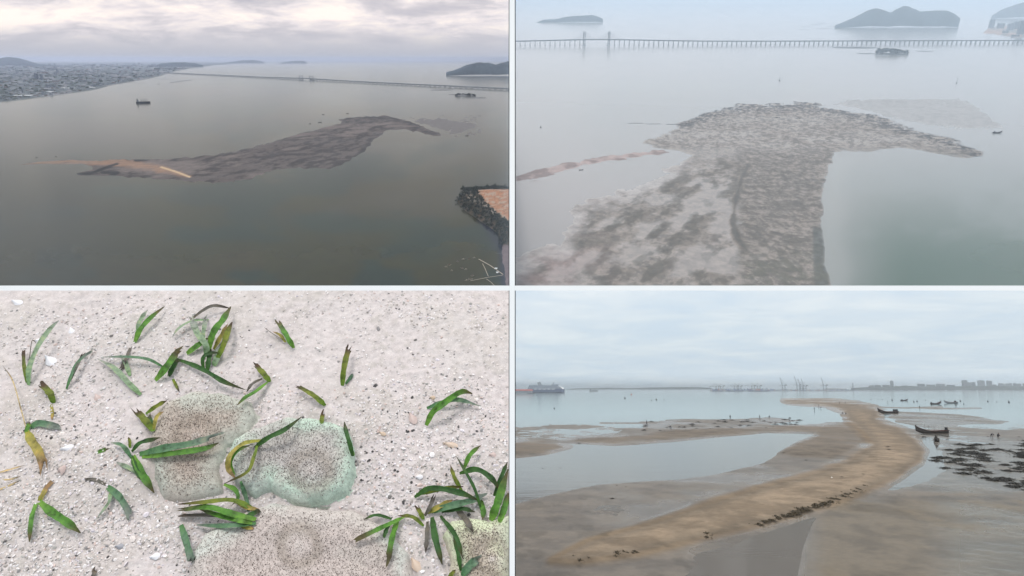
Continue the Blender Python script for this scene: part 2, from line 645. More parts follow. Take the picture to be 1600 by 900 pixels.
# the coast with its town, the hills beyond
COAST = [(-150, 175), (-60, 168), (0, 160.5), (30, 157), (70, 152), (110, 146.5), (140, 142), (155, 139), (172, 134), (200, 129), (225, 125), (245, 120.5), (262, 115.5),
         (275, 111.5), (300, 106.5), (335, 102), (375, 99.5), (410, 98.4), (410, 97.3), (-150, 97.3)]


def coast_wide(U, V, X, Y):
    sd = sdf(U, V, COAST, 2.5)
    z = -1.0 + 2.4 * sstep(-2, 3, sd)
    n = fbm(U * 0.10, V * 0.5, 51, 4)
    c = np.zeros(U.shape + (3,)) + np.array((0.060, 0.075, 0.080))
    c = blend(c, (0.12, 0.125, 0.135), sstep(0.5, 0.62, n))
    c = blend(c, (0.24, 0.21, 0.17), sstep(4, 1, sd) * 0.2)
    return z, rgba(c, z * 0)


sheet('coast', TL, np.linspace(-150, 412, 190), np.linspace(97.3, 176, 132), coast_wide, ground_mat('coast_land', 0.03, 0.3, bump=0),
      keep=lambda U, V: sdf(U, V, COAST, 2.5) > -6)


def inside(u, v, poly):
    return float(sdf(np.array([[u]], float), np.array([[v]], float), poly, 2.5)[0, 0])


def town(name, P, poly, n, ubox, vbox, hmax, mats, label, seed, vpow=1.0):
    r = random.Random(seed)
    b = MB()
    k = 0
    for _ in range(n * 6):
        if k >= n:
            break
        u = r.uniform(*ubox)
        v = vbox[0] + (vbox[1] - vbox[0]) * r.random() ** vpow
        if inside(u, v, poly) < 3:
            continue
        m = P.mpp(v)
        p = P.at(u, v)
        w, d = m * r.uniform(0.6, 2.0), m * r.uniform(0.8, 2.5)
        h = m * r.uniform(0.4, 1.1) * (hmax if r.random() < 0.08 else 1)
        if r.random() < 0.08:
            w *= 3
        b.box(p.x - w, p.x + w, p.y - d, p.y + d, 0.8, 1.4 + h, r.choice([0, 1, 1, 2, 2, 2, 3]))
        k += 1
    o = b.build(name, mats, M=P.M)
    return tag(o, label, 'town', None, 'stuff')


M_bldA = plain('pale_walls', (0.21, 0.225, 0.25), 0.9, 0.1, 0.05)
M_bldB = plain('grey_walls', (0.12, 0.135, 0.16), 0.9, 0.1, 0.05)
M_bldC = plain('brown_roofs', (0.14, 0.10, 0.09), 0.9, 0.2, 0.05)
town('town', TL, COAST, 1700, (-40, 290), (101, 160), 3.0, [M_bldA, M_bldB, M_forest, M_bldC], 'low hazy town spread along the far shore', 5, 1.0)


def block_tower(P, u, v, wpx, hpx, label, cat, group=None, mat=None, name='apartment_block', n=3, seed=0):
    r = random.Random(seed)
    m = P.mpp(v)
    t = thing(name, P, P.at(u, v, 0.6), 0, m, label, cat, group)
    w = wpx / n
    for i in range(n):
        hh = hpx * (1 - 0.10 * r.random())
        x0 = -wpx / 2 + i * w
        bd = MB().box(x0 + 0.06 * w, x0 + 0.94 * w, -0.4 * w - 0.2 * r.random(), 1.2, 0, hh).build('wall', mat or M_bldA, t)
        for k in range(max(2, int(hh / 1.1))):
            z = 0.5 + k * hh / max(2, int(hh / 1.1))
            MB().box(x0 + 0.18 * w, x0 + 0.82 * w, -0.4 * w - 0.32, -0.4 * w - 0.12, z, z + 0.28).build('window', M_glass, bd)
        MB().box(x0 + 0.3 * w, x0 + 0.7 * w, 0.0, 0.8, hh, hh + 0.5).build('roof_room', M_bldB, t)
    return t


block_tower(TL, 58, 124, 6, 9, 'pair of tall grey towers rising from the hazy town', 'tower block', mat=M_bldB, n=2, seed=1)
block_tower(TL, 66, 125, 4, 9, 'tall grey tower just right of the paired towers in the hazy town', 'tower block', mat=M_bldB, n=1, seed=2)
block_tower(TL, 90, 114, 2.4, 6, 'slim lone tower standing furthest back in the hazy town', 'tower block', mat=M_bldB, n=1, seed=3)
block_tower(TL, 36, 146, 2, 8, 'narrow pale tower nearest the shore at far left of the town', 'tower block', n=1, seed=4)
block_tower(TL, 156, 121, 4, 4, 'short pale block in the middle of the hazy town', 'building', n=1, seed=5)
for (u, v, w, d, lab) in ((108, 138.5, 26, 5, 'long white warehouse roof near the shore'), (146, 137.5, 14, 3, 'short white warehouse roof near the point'),
                          (38, 150, 34, 5, 'low pale warehouse by the shore at far left'), (80, 144, 12, 4, 'small white shed roof behind the shore road')):
    m = TL.mpp(v)
    t = thing('warehouse', TL, TL.at(u, v, 0.7), math.radians(-12), m, lab + ' of the hazy town', 'warehouse')
    MB().box(-w / 2, w / 2, -d, d, 0, 0.7).build('wall', M_bldA, t)
    MB().add([(-w / 2, -d, .7), (w / 2, -d, .7), (w / 2, d, .7), (-w / 2, d, .7), (-w / 2, 0, 1.1), (w / 2, 0, 1.1)],
             [(0, 1, 5, 4), (2, 3, 4, 5), (1, 2, 5), (3, 0, 4)]).build('roof', M_paint, t)


def hill(name, P, ridge, vb, label, mat=None, depth=2.0, seed=0, bump=0.10):
    """a wooded hill: ridge = [(u, top row)], standing on the ground that row vb shows"""
    us = np.linspace(ridge[0][0], ridge[-1][0], 72)
    tops = np.interp(us, [r[0] for r in ridge], [r[1] for r in ridge])
    m = P.mpp(vb)
    H = np.maximum((vb - tops) * m, 0.0)
    _, yb = P.xy(800.0, vb)
    W = float(H.max()) * depth
    ws = np.linspace(0, 1, 26)
    xs = P.xy(us, vb)[0]
    UU, WW = np.meshgrid(us, ws)
    prof = np.sin(np.pi * np.clip(WW * 0.97 + 0.015, 0, 1)) ** 0.7
    hh = np.interp(us, us, H)[None, :]
    n = fbm(UU * 0.16, WW * 9, seed, 5, 0.6)
    Z = hh * prof * (1 - bump + 2 * bump * n * 0.9) - 0.4
    edge = 1 - 0.35 * WW
    Yv = yb + WW * W * (0.35 + 0.65 * hh / max(H.max(), 1e-6)) + (n - 0.5) * m * 3 * (WW < 0.05)
    Xv = np.broadcast_to(xs[None, :], UU.shape) * (Yv / yb)
    b = MB()
    nx = len(us)
    vsl = np.stack([Xv, Yv, Z], -1).reshape(-1, 3)
    fs = [(j * nx + i, j * nx + i + 1, (j + 1) * nx + i + 1, (j + 1) * nx + i) for j in range(len(ws) - 1) for i in range(nx - 1)]
    b.add([tuple(p) for p in vsl], fs)
    o = b.build(name, mat or M_farforest, M=P.M, smooth=True)
    return tag(o, label, None, None, 'structure')


hill('hill', TL, [(-40, 104), (-20, 97), (0, 92), (18, 89.5), (32, 91), (48, 96), (62, 100), (80, 101.5), (110, 103)], 104, 'rounded hazy hill behind the town', seed=61)
hill('hill', TL, [(240, 104), (252, 99.5), (268, 97.8), (290, 97.5), (306, 99), (318, 102)], 105, 'low wooded hill at the end of the coast', seed=62)
hill('hill', TL, [(330, 100), (360, 97), (378, 94.5), (395, 93.8), (410, 96), (414, 98.5)], 99, 'faint far ridge beyond the bridge', seed=63)
hill('hill', TL, [(433, 99.5), (446, 96.8), (462, 95.2), (476, 95.5), (480, 98.5)], 99.5, 'small faint island beyond the bridge towers', seed=64)
hill('hill', TL, [(697, 113.5), (712, 109), (730, 102.5), (750, 98.2), (764, 99.3), (775, 101.5), (786, 98.5), (799, 96)], 119, 'dark blue island with two humps at right of the wide view', seed=65)


def islet(P, u, v, wpx, hpx, label, n=26, seed=0, name='islet'):
    """wooded islet: low ground with tree crowns as its parts"""
    r = random.Random(seed)
    m = P.mpp(v)
    t = thing(name, P, P.at(u, v), 0, m, label, 'islet')
    MB().lathe([(wpx * 0.52, -0.3), (wpx * 0.50, 0.25), (wpx * 0.42, 0.7), (wpx * 0.1, 0.9)], 20).build('shore', M_rock, t).scale = (1, 0.55, 1)
    base_me = crown_mesh('tree_crown', 130, seed)
    for i in range(n):
        f = r.uniform(-1, 1)
        x = f * wpx * 0.46
        prof = (1 - f * f) ** 0.5
        sk = 1.0 if f < 0 else 0.62
        s = hpx * 0.30 * (0.7 + 0.6 * r.random()) * (0.5 + 0.5 * prof)
        o = bpy.data.objects.new('tree_crown', base_me)
        C.objects.link(o)
        o.parent = t
        o.location = (x, r.uniform(-0.9, 0.9) * prof * wpx * 0.2, 0.5 + s * 0.5 + prof * sk * hpx * 0.42 * r.uniform(0.6, 1))
        o.scale = (s * 1.2, s * 1.2, s)
        o.rotation_euler = (0, 0, r.uniform(0, 6))
    return t


def crown_mesh(name, n, seed=0, mat=None, leaf=0.34):
    r = random.Random(seed)
    b = MB()
    lob = [Vector((r.gauss(0, .42), r.gauss(0, .42), r.gauss(0.1, .35))) for _ in range(7)]
    for i in range(n):
        c = r.choice(lob)
        d = Vector((r.gauss(0, 1), r.gauss(0, 1), r.gauss(0, 1))).normalized() * (0.5 * r.random() ** 0.4)
        p = c + d
        q = Vector((r.gauss(0, 1), r.gauss(0, 1), r.gauss(0.5, 1))).to_track_quat('Z', 'Y')
        s = leaf * r.uniform(0.5, 1.1)
        b.add([p + q @ Vector(w) for w in ((-s, 0, 0), (0, -s * .6, 0), (s, 0, s * .2), (0, s * .6, 0))], [(0, 1, 2, 3)])
    return b.mesh(name, mat or M_leafdark)


islet(TL, 727, 150, 34, 6, 'small dark wooded islet in front of the bridge, wide view', 26, 3)
for (u, v, w) in ((690, 140.6, 36), (745, 153, 30), (712, 148, 24)):
    m = TL.mpp(v)
    o = MB().lathe([(w / 2, -.1), (w * .48, .12), (w * .2, .2)], 24).build('mudflat', M_rock, M=place_matrix(TL, TL.at(u, v), 0, m) @ Matrix.Diagonal((1, .9, 1, 1)))
    tag(o, None, None, None, 'structure')


# ---- the bridge
M_bridge = plain('bridge_concrete', (0.085, 0.09, 0.105), .9, .15, .05)
def bridge(P, a, b, n_piers, deck_px, rise, towers, tower_px, label, lamp=0, cabs=6, M_deck=None):
    M_deck = M_deck or M_bridge
    A, B = P.at(*a), P.at(*b)
    d = B - A
    L = d.length
    m = P.mpp((a[1] + b[1]) / 2)
    t = thing('bridge', P, A, math.atan2(d.y, d.x), 1.0, label, 'bridge')
    tw = []
    for tu in towers:
        # where the line of the bridge shows at column tu
        lo, hi = 0.0, 1.0
        for _ in range(40):
            mid = (lo + hi) / 2
            p = A + d * mid
            # project: camera depth of the local point
            zc_ = p.y * P.c + P.h * P.s
            uu = CX + F * p.x / zc_
            if uu < tu:
                lo = mid
            else:
                hi = mid
        tw.append(lo * L)
    mid = sum(tw) / 2
    span = tw[1] - tw[0]

    def deck_z(x):
        return deck_px * m * (1 + rise * math.exp(-((x - mid) / (span * 3.2)) ** 2))

    ns = 120
    th = 1.0 * m
    secs = []
    wd = 1.6 * m
    for i in range(ns + 1):
        x = L * i / ns
        z = deck_z(x)
        secs.append([(x, -wd, z), (x, -wd, z - th), (x, wd, z - th), (x, wd, z)])
    MB().loft(secs, True).build('deck', M_deck, t)
    for s in (-1, 1):
        MB().loft([[(L * i / ns, s * wd - .05 * m, deck_z(L * i / ns)), (L * i / ns, s * wd + .05 * m, deck_z(L * i / ns)), (L * i / ns, s * wd + .05 * m, deck_z(L * i / ns) + .4 * m),
                    (L * i / ns, s * wd - .05 * m, deck_z(L * i / ns) + .4 * m)] for i in range(ns + 1)], True).build('parapet', M_deck, t)
    pier_b = MB()
    for s in (-1, 1):
        pier_b.box(-.28 * m, .28 * m, s * wd * .6 - .3 * m, s * wd * .6 + .3 * m, 0.04, 0.9)
    pier_b.box(-.5 * m, .5 * m, -wd * .95, wd * .95, 0.9, 1.0)
    pier_b.box(-.75 * m, .75 * m, -wd, wd, 0.0, 0.12)
    pme = pier_b.mesh('pier', M_deck)
    for i in range(n_piers):
        x = L * (i + 0.5) / n_piers
        if tw[0] + 0.06 * span < x < tw[1] - 0.06 * span and span > 3 * L / n_piers and i % 1 == 0:
            continue
        o = bpy.data.objects.new('pier', pme)
        C.objects.link(o)
        o.parent = t
        o.location = (x, 0, -.05 * m)
        o.scale = (1, 1, deck_z(x) - th + .1 * m)
    H = tower_px * m
    for x in tw:
        q = MB()
        for s in (-1, 1):
            q.box(x + s * 1.5 * m - .6 * m, x + s * 1.5 * m + .6 * m, s * (wd + .5 * m) - .4 * m, s * (wd + .5 * m) + .4 * m, -.2, H, 0, 0.75)
        q.box(x - .4 * m, x + .4 * m, -wd - .2 * m, wd + .2 * m, deck_z(x) - 1.6 * th, deck_z(x) - th * 1.05)
        q.box(x - .35 * m, x + .35 * m, -wd - .2 * m, wd + .2 * m, H * .80, H * .85)
        tb = q.build('tower', M_deck, t)
        MB().lathe([(4.6 * m, -.1), (4.2 * m, .5 * m), (2.0 * m, .75 * m)], 16, (x, 0, 0)).build('fender', M_steel, tb)
        for k in range(1, cabs + 1):
            for sg in (-1, 1):
                e = x + sg * span * 0.47 * k / cabs
                for s in (-1, 1):
                    MB().bar((x, s * wd, H * (.55 + .42 * k / cabs)), (e, s * wd, deck_z(e) + .05 * m), .06 * m, n=4).build('cable', M_steel, tb)
    if lamp:
        lm = MB().bar((0, 0, 0), (0, 0, lamp * m), .10 * m, .05 * m, 5).box(-.1 * m, .1 * m, -.7 * m, .7 * m, lamp * m, lamp * m + .12 * m).mesh('gantry', M_steel)
        for tu in (811, 860.5, 984, 1038, 1095, 1152, 1211, 1273, 1336, 1401, 1469, 1540):
            p = (tu - a[0]) / (b[0] - a[0]) * L
            o = bpy.data.objects.new('mast', lm)
            C.objects.link(o)
            o.parent = t
            o.location = (p, 0, deck_z(p))
            o.scale = (1, 1, max(.2, 1.0 - .9 * max(0, (tu - 984)) / 220))
    return t


bridge(TL, (255, 114.3), (798, 141.3), 120, 2.0, 0.55, (471, 487), 8.0, 'long thin bridge with two towers crossing the far water, wide view', 0, 4, M_concrete)

# ---- ships and boats
def hull_sections(L, Bm, D, bow=0.3, stern=0.1, n=14, full=False, fl=0.0):
    """stations from stern (-L/2) to bow (+L/2); each an open U of 9 points from port rail to starboard rail"""
    secs = []
    for i in range(n + 1):
        t = i / n
        x = -L / 2 + L * t
        if full:
            w = Bm / 2 * (min(1, (1 - t) * 6) ** 0.5) * (0.85 + 0.15 * min(1, t * 5))
        else:
            w = Bm / 2 * max(0.02, (math.sin(math.pi * (0.22 + 0.78 * t)) ** 0.75))
        sheer = D * (1 + stern * (1 - t) ** 3 + bow * max(0, (t - 0.45) / 0.55) ** 2.2)
        keel = 0.0 if full else D * bow * 0.55 * max(0, (t - 0.72) / 0.28) ** 2
        xo = x + (L * 0.04 * max(0, (t - 0.8) / 0.2) if not full else 0)
        s = []
        for k in range(9):
            an = math.pi * k / 8
            yy = -math.cos(an)
            zz = 1 - math.sin(an) ** (0.55 if not full else 0.35)
            s.append((xo, w * math.copysign(abs(yy) ** 0.7, yy), keel + (sheer - keel) * zz))
        secs.append(s)
    return secs


def solid_hull(L, Bm, D, bow=.25, stern=.1, mat=None, name='hull', parent=None):
    b = MB()
    secs = hull_sections(L, Bm, D, bow, stern, 12, True)
    b.loft(secs, False)
    n = 9
    for i in range(12):
        b.f.append((i * n, (i + 1) * n, (i + 1) * n + n - 1, i * n + n - 1))
        b.m.append(0)
    return b.build(name, mat or M_blue, parent)


def cargo_ship(P, u, v, Lpx, rz, label, mat=None):
    m = P.mpp(v)
    t = thing('cargo_ship', P, P.at(u, v), rz, m, label, 'ship')
    L = Lpx
    solid_hull(L, L * .17, L * .11, .35, .15, mat or M_black, 'hull', t)
    MB().box(-L * .44, -L * .30, -L * .07, L * .07, L * .10, L * .24).box(-L * .43, -L * .33, -L * .08, L * .08, L * .24, L * .28).build('bridge_house', M_steel, t)
    MB().box(-L * .42, -L * .37, -L * .025, L * .025, L * .28, L * .36).build('funnel', M_black, t)
    for k in range(4):
        x = -L * .2 + k * L * .17
        MB().box(x - L * .06, x + L * .06, -L * .055, L * .055, L * .10, L * .15).build('hatch', M_rock, t)
    for k in range(3):
        x = -L * .12 + k * L * .17
        c = MB().bar((x, 0, L * .1), (x, 0, L * .34), L * .014, L * .010, 6).build('crane_post', M_black, t)
        MB().bar((x, 0, L * .18), (x + L * .13, 0, L * .33), L * .009, L * .006, 5).build('crane_boom', M_black, c)
    return t


cargo_ship(TL, 224, 161.5, 20, math.radians(22), 'dark cargo ship with deck cranes anchored off the town')


def open_boat(name, P, u, v, L, rz, label, cat='boat', group=None, mats=None, tall=0.5, extras=(), sink=0.0, sl=1.0):
    """wooden fishing boat: open hull with inner skin, gunwale, thwarts; L in metres"""
    mh, mi_ = mats or (M_darkwood, M_redwood)
    t = thing(name, P, P.at(u, v, -sink), rz, 1.0, label, cat, group)
    Bm, D = L * 0.20 * sl, L * 0.085
    so = hull_sections(L, Bm, D, 1.9 * tall * 2, .5, 16)
    b = MB()
    b.loft(so, False)
    hull = b.build('hull', mh, t, smooth=True)
    si = [[(x * .975, y * .86, D * .22 + z * .79) for (x, y, z) in s] for s in so]
    MB().loft(si, False, caps=False).build('inner_planking', mi_, t, smooth=True)
    for e in (0, -1):
        MB().loft([[(s[e][0], s[e][1] - .02 * L * .12, s[e][2] - .006 * L), (s[e][0], s[e][1] + .02 * L * .12, s[e][2] - .006 * L),
                    (s[e][0], s[e][1] + .02 * L * .12, s[e][2] + .008 * L), (s[e][0], s[e][1] - .02 * L * .12, s[e][2] + .008 * L)] for s in so], True).build('gunwale', mi_, t)
    for k, i in enumerate((3, 6, 9, 12)):
        s = so[i]
        MB().box(s[0][0] - .018 * L, s[0][0] + .018 * L, s[0][1] * .9, s[-1][1] * .9, s[0][2] * .70, s[0][2] * .78).build('thwart', M_palewood if k % 2 else mi_, t)
    sp = so[-1][0]
    MB().box(sp[0] - .03 * L, sp[0] + .005 * L, -.012 * L, .012 * L, sp[2] - .06 * L, sp[2] + .035 * L).build('stem_post', mh, t)
    if 'engine' in extras:
        x = -L * .47
        e = MB().box(x - .02 * L, x + .05 * L, -.03 * L, .03 * L, D * 1.3, D * 2.5).build('engine', M_black, t)
        MB().bar((x, 0, D * 1.8), (x - .14 * L, .01 * L, D * .8), .008 * L, n=5).build('propeller_shaft', M_black, e)
    if 'cabin' in extras:
        x = -L * .33
        MB().box(x - .05 * L, x + .05 * L, -.05 * L, .05 * L, D * .8, D * 2.3).box(x - .06 * L, x + .06 * L, -.06 * L, .06 * L, D * 2.3, D * 2.45).build('engine_box', M_black, t)
    if 'poles' in extras:
        for k, x in enumerate((-.1, .08, .2)):
            MB().bar((x * L, -.05 * L, D * .5), (x * L + .01 * L, -.05 * L, D * (3.0 + .3 * k)), .0045 * L, n=5).build('pole', M_darkwood, t)
    if 'crew' in extras:
        for x in (-.28, .15):
            MB().lathe([(.012 * L, 0), (.028 * L, .05 * L), (.022 * L, .085 * L), (.008 * L, .10 * L), (.016 * L, .12 * L), (.004 * L, .145 * L)], 8, (x * L, 0, D * .6)).build('net_bundle', M_black, t)
    return t


for (u, v, px, rz, lab) in ((57, 246.5, 3.2, .2, 'tiny dark boat off the thin end of the sand spit'), (87.5, 244.5, 3.4, -.4, 'tiny dark boat just above the orange spit'),
                            (123, 250.5, 2.4, .2, 'tiny dark boat drawn up on the orange spit'), (729, 212.5, 5.0, 0, 'tiny dark boat on the pale shoal, wide view'),
                            (759, 220.5, 2.4, 1.2, 'speck of a boat right of the pale shoal'), (585.5, 270.0, 2.6, .7, 'lone tiny boat on green water below the mudbank'),
                            (505, 179, 3.4, .1, 'tiny boat left of the mudbank top'), (543, 177.6, 3.6, .2, 'tiny boat just above the mudbank top'),
                            (484, 193.5, 3.0, 0, 'tiny boat nearest the left flank of the mudbank neck'), (500, 191.5, 5.0, 0, 'narrow dark boat beside the mudbank neck'),
                            (248, 131.5, 3.0, .2, 'tiny boat below the far jetty')):
    open_boat('small_boat', TL, u, v, px * TL.mpp(v), rz, lab, 'boat', extras=('cabin',), sl=1.6)


def jetty(P, a, b, wpx, label, n=10, hpx=.5, name='jetty', mat=None):
    A, B = P.at(*a), P.at(*b)
    d = B - A
    m = P.mpp((a[1] + b[1]) / 2)
    t = thing(name, P, A, math.atan2(d.y, d.x), 1.0, label, 'jetty')
    L = d.length
    MB().box(0, L, -wpx * m, wpx * m, hpx * m * .8, hpx * m).build('deck', mat or M_concrete, t)
    pm = MB().bar((0, 0, -.2), (0, 0, hpx * m * .8), .12 * m, n=6).mesh('pile', M_concrete)
    for i in range(n):
        for s in (-1, 1):
            o = bpy.data.objects.new('pile', pm)
            C.objects.link(o)
            o.parent = t
            o.location = (L * (i + .5) / n, s * wpx * m * .8, 0)
    return t


jetty(TL, (241, 123), (268, 124.5), .5, 'long thin jetty reaching out from the far coast', 10)
jetty(TL, (266, 129), (299, 124.8), 1.2, 'wide dark wharf standing off the far coast', 12, .8, 'wharf', M_steel)
jetty(TL, (200, 129.3), (226, 129.6), .4, 'short low jetty at the bend of the far coast', 8)

# ---- the wooded cape with bare orange earth (bottom right of the wide view)
CAPE = [(722, 297), (713, 317), (726, 331), (752, 349), (775, 364), (790, 378), (799, 386), (799, 293), (760, 293)]
BARE = [(744, 304), (750, 317), (764, 333), (782, 351), (799, 362), (799, 300), (770, 299)]
M_cape = ground_mat('cape_earth', 0.6, 0.35, bump=0.6, bump_dist=0.4)


def cape_h(U, V):
    sd = sdf(U, V, CAPE, 1.0)
    # the frame of the view cuts the cape: no fall towards that side
    sd2 = np.where(U > 780, np.maximum(sd, np.minimum(V - 292, 386 - V) * 0.9), sd)
    return -0.4 + 6.2 * sstep(-1, 17, sd2), sd2


def cape(U, V, X, Y):
    z, sd = cape_h(U, V)
    n = fbm(X * .35, Y * .2, 71, 5)
    z = z + 0.7 * (n - .5) * sstep(0, 6, sd)
    c = np.zeros(U.shape + (3,)) + np.array((0.020, 0.018, 0.010))
    bd = sdf(U, V, BARE, 1.0) + 9 * (n - .5)
    c = blend(c, (0.24, 0.115, 0.062), sstep(-2, 3, bd))
    c = blend(c, (0.10, 0.06, 0.035), sstep(.55, .70, fbm(X * .8, Y * .5, 73, 4)) * .6)
    c = blend(c, (0.25, 0.20, 0.16), sstep(0.53, 0.66, n) * sstep(-2, 3, bd) * .8)
    c = blend(c, (0.20, 0.17, 0.14), sstep(5, 2, line_d(U, V, [(733, 318), (752, 326), (768, 340), (788, 352)], 1)) * sstep(.42, .55, n) * .9)
    return z, rgba(c, z * 0)


sheet('cape', TL, np.linspace(706, 799, 80), np.linspace(287, 394, 80), cape, M_cape, keep=lambda U, V: sdf(U, V, CAPE, 1.0) > -4)


def tree_proto(seed):
    t = bpy.data.objects.new('tree', None)
    C.objects.link(t)
    o = bpy.data.objects.new('crown', crown_mesh('crown', 150, seed, leaf=.30))
    C.objects.link(o)
    o.parent = t
    o.location = (0, 0, 1.25)
    b = MB().bar((0, 0, -.3), (.05, 0, .9), .13, .08, 6)
    b.bar((.05, 0, .6), (.5, .2, 1.3), .06, .03, 5).bar((.04, 0, .7), (-.4, -.2, 1.4), .06, .03, 5)
    o = b.build('trunk', M_trunk, t)
    return t


protos = [tree_proto(s) for s in (1, 2, 3)]
note_children(None)
r = random.Random(4)
spots = []
tries = 0
while len(spots) < 170 and tries < 6000:
    tries += 1
    u, v = r.uniform(712, 798), r.uniform(293, 384)
    Ua, Va = np.array([[u]]), np.array([[v]])
    z, sd = cape_h(Ua, Va)
    if (u > 776 and v < 304) or (u > 790 and v > 376) or sd[0, 0] < 0.5 or sdf(Ua, Va, BARE)[0, 0] > -1.5:
        continue
    if any((u - a) ** 2 + (v - b) ** 2 < 5 for a, b, _ in spots):
        continue
    spots.append((u, v, z[0, 0]))
for k in range(26):
    u, v = 722 + 76 * k / 25, 297.5 - 1.5 * math.sin(k * 1.3)
    spots.append((u, v, float(cape_h(np.array([[u]]), np.array([[v]]))[0][0, 0])))
for i, (u, v, z) in enumerate(spots):
    s = TL.mpp(v) * r.uniform(1.9, 3.3)
    M = place_matrix(TL, TL.at(u, v, float(z)), r.uniform(0, 6.28), s)
    o = protos[i] if i < 3 else copy_tree(protos[i % 3], M)
    o.matrix_world = M
    tag(o, 'dark bushy tree on the steep edge of the orange cape', 'tree', 'trees on the cape')

# mud shore at the frame's right, the jetty line, the fish farm rafts
def shore(U, V, X, Y):
    sd = sdf(U, V, [(786, 372), (799, 384), (799, 452), (790, 446), (787, 420), (783, 395)], 1) + 4 * (fbm(U * .2, V * .2, 81, 4) - .5)
    z = -0.15 + 0.4 * sstep(-2, 5, sd)
    c = np.zeros(U.shape + (3,)) + np.array((0.085, 0.062, 0.068))
    return z, rgba(c, np.full(U.shape, .5))


sheet('shore', TL, np.linspace(778, 799, 24), np.linspace(368, 450, 56), shore, M_mud_wide)
jetty(TL, (775, 396), (799, 396.5), .5, 'short dark footbridge from the muddy shore', 6, .6, 'footbridge', M_black)


def raft(P, pts, wpx, label, hut=None):
    A = P.at(*pts[0])
    m = P.mpp(pts[0][1])
    t = thing('fish_raft', P, A, 0, 1.0, label, 'raft')
    for a, b in zip(pts[:-1], pts[1:]):
        pa, pb = P.at(*a) - A, P.at(*b) - A
        d = pb - pa
        L = d.length
        n = max(3, int(L / (1.6 * m)))
        yaw = math.atan2(d.y, d.x)
        R = Matrix.Rotation(yaw, 3, 'Z')
        pl = MB().box(-.5 * L / n * .9, .5 * L / n * .9, -wpx * m / 2, wpx * m / 2, .22 * m, .34 * m).mesh('plank', M_palewood)
        fl = MB().lathe([(.2 * m, -.05 * m), (.34 * m, .02 * m), (.34 * m, .16 * m), (.2 * m, .23 * m)], 8).mesh('float', M_blue)
        for i in range(n):
            p = pa + d * ((i + .5) / n)
            o = bpy.data.objects.new('plank', pl)
            C.objects.link(o)
            o.parent = t
            o.location = p
            o.rotation_euler = (0, 0, yaw)
            if i % 2 == 0:
                o = bpy.data.objects.new('float', fl)
                C.objects.link(o)
                o.parent = t
                o.location = p
    if hut:
        p = P.at(*hut) - A
        h = MB().box(p.x - 1.6 * m, p.x + 1.6 * m, p.y - 1.5 * m, p.y + 1.5 * m, .3 * m, 1.8 * m).build('hut', M_palewood, t)
        MB().add([(p.x - 2 * m, p.y - 2 * m, 1.8 * m), (p.x + 2 * m, p.y - 2 * m, 1.8 * m), (p.x + 2 * m, p.y + 2 * m, 1.8 * m), (p.x - 2 * m, p.y + 2 * m, 1.8 * m),
                  (p.x - 2 * m, p.y, 2.7 * m), (p.x + 2 * m, p.y, 2.7 * m)], [(0, 1, 5, 4), (2, 3, 4, 5), (1, 2, 5), (3, 0, 4), (3, 2, 1, 0)]).build('roof', M_paint, h)
    return t


raft(TL, [(748, 405), (766, 415), (786, 429)], 1.6, 'long diagonal floating walkway with a pale hut at its lower end', (775, 421))
raft(TL, [(735, 439), (760, 434), (786, 430)], 1.4, 'lower floating walkway running left from the tip of the triangle', (777, 427))
raft(TL, [(754, 412), (758, 420), (763, 432)], .9, 'short thin floating walkway crossing inside the triangle')
raft(TL, [(760, 436), (767, 441), (773, 447)], .9, 'short thin floating walkway at the bottom edge of the wide view')
for i, (u, v, w, lab) in enumerate(((697, 417, 5, 'leftmost of the small moored rafts'), (702, 414, 6, 'small raft right beside the leftmost one'), (706, 423, 4, 'small raft hanging below the left cluster'),
                                  (715, 409, 3, 'tiny raft between the left and top clusters'), (724, 405, 5, 'small raft in the top row, left end'), (733, 405, 4, 'small raft in the top row, middle'),
                                  (741, 403, 4, 'small raft in the top row, right end'), (722, 419, 5, 'small raft alone in the middle of the water'), (728, 421, 5, 'pale-edged small raft right of the middle one'),
                                  (735, 436, 8, 'broad crowded raft at the left end of the lower walkway'), (729, 438, 5, 'small raft left of the broad crowded one'), (738, 431, 5, 'small raft just above the broad crowded one'))):
    m = TL.mpp(v)
    t = thing('fish_cage', TL, TL.at(u, v), r.uniform(-.5, .5), m, lab + ', by the cape', 'raft')
    for s in (-1, 1):
        MB().box(-w / 2, w / 2, s * w * .4 - .25, s * w * .4 + .25, .05, .3).build('beam', M_palewood, t)
        MB().box(s * w * .45 - .22, s * w * .45 + .22, -w * .5, w * .5, .3, .5).build('beam', M_darkwood, t)
    MB().box(-.8, .6, -.6, .7, .5, 1.5).build('hut', M_redwood if i % 2 else M_palewood, t)

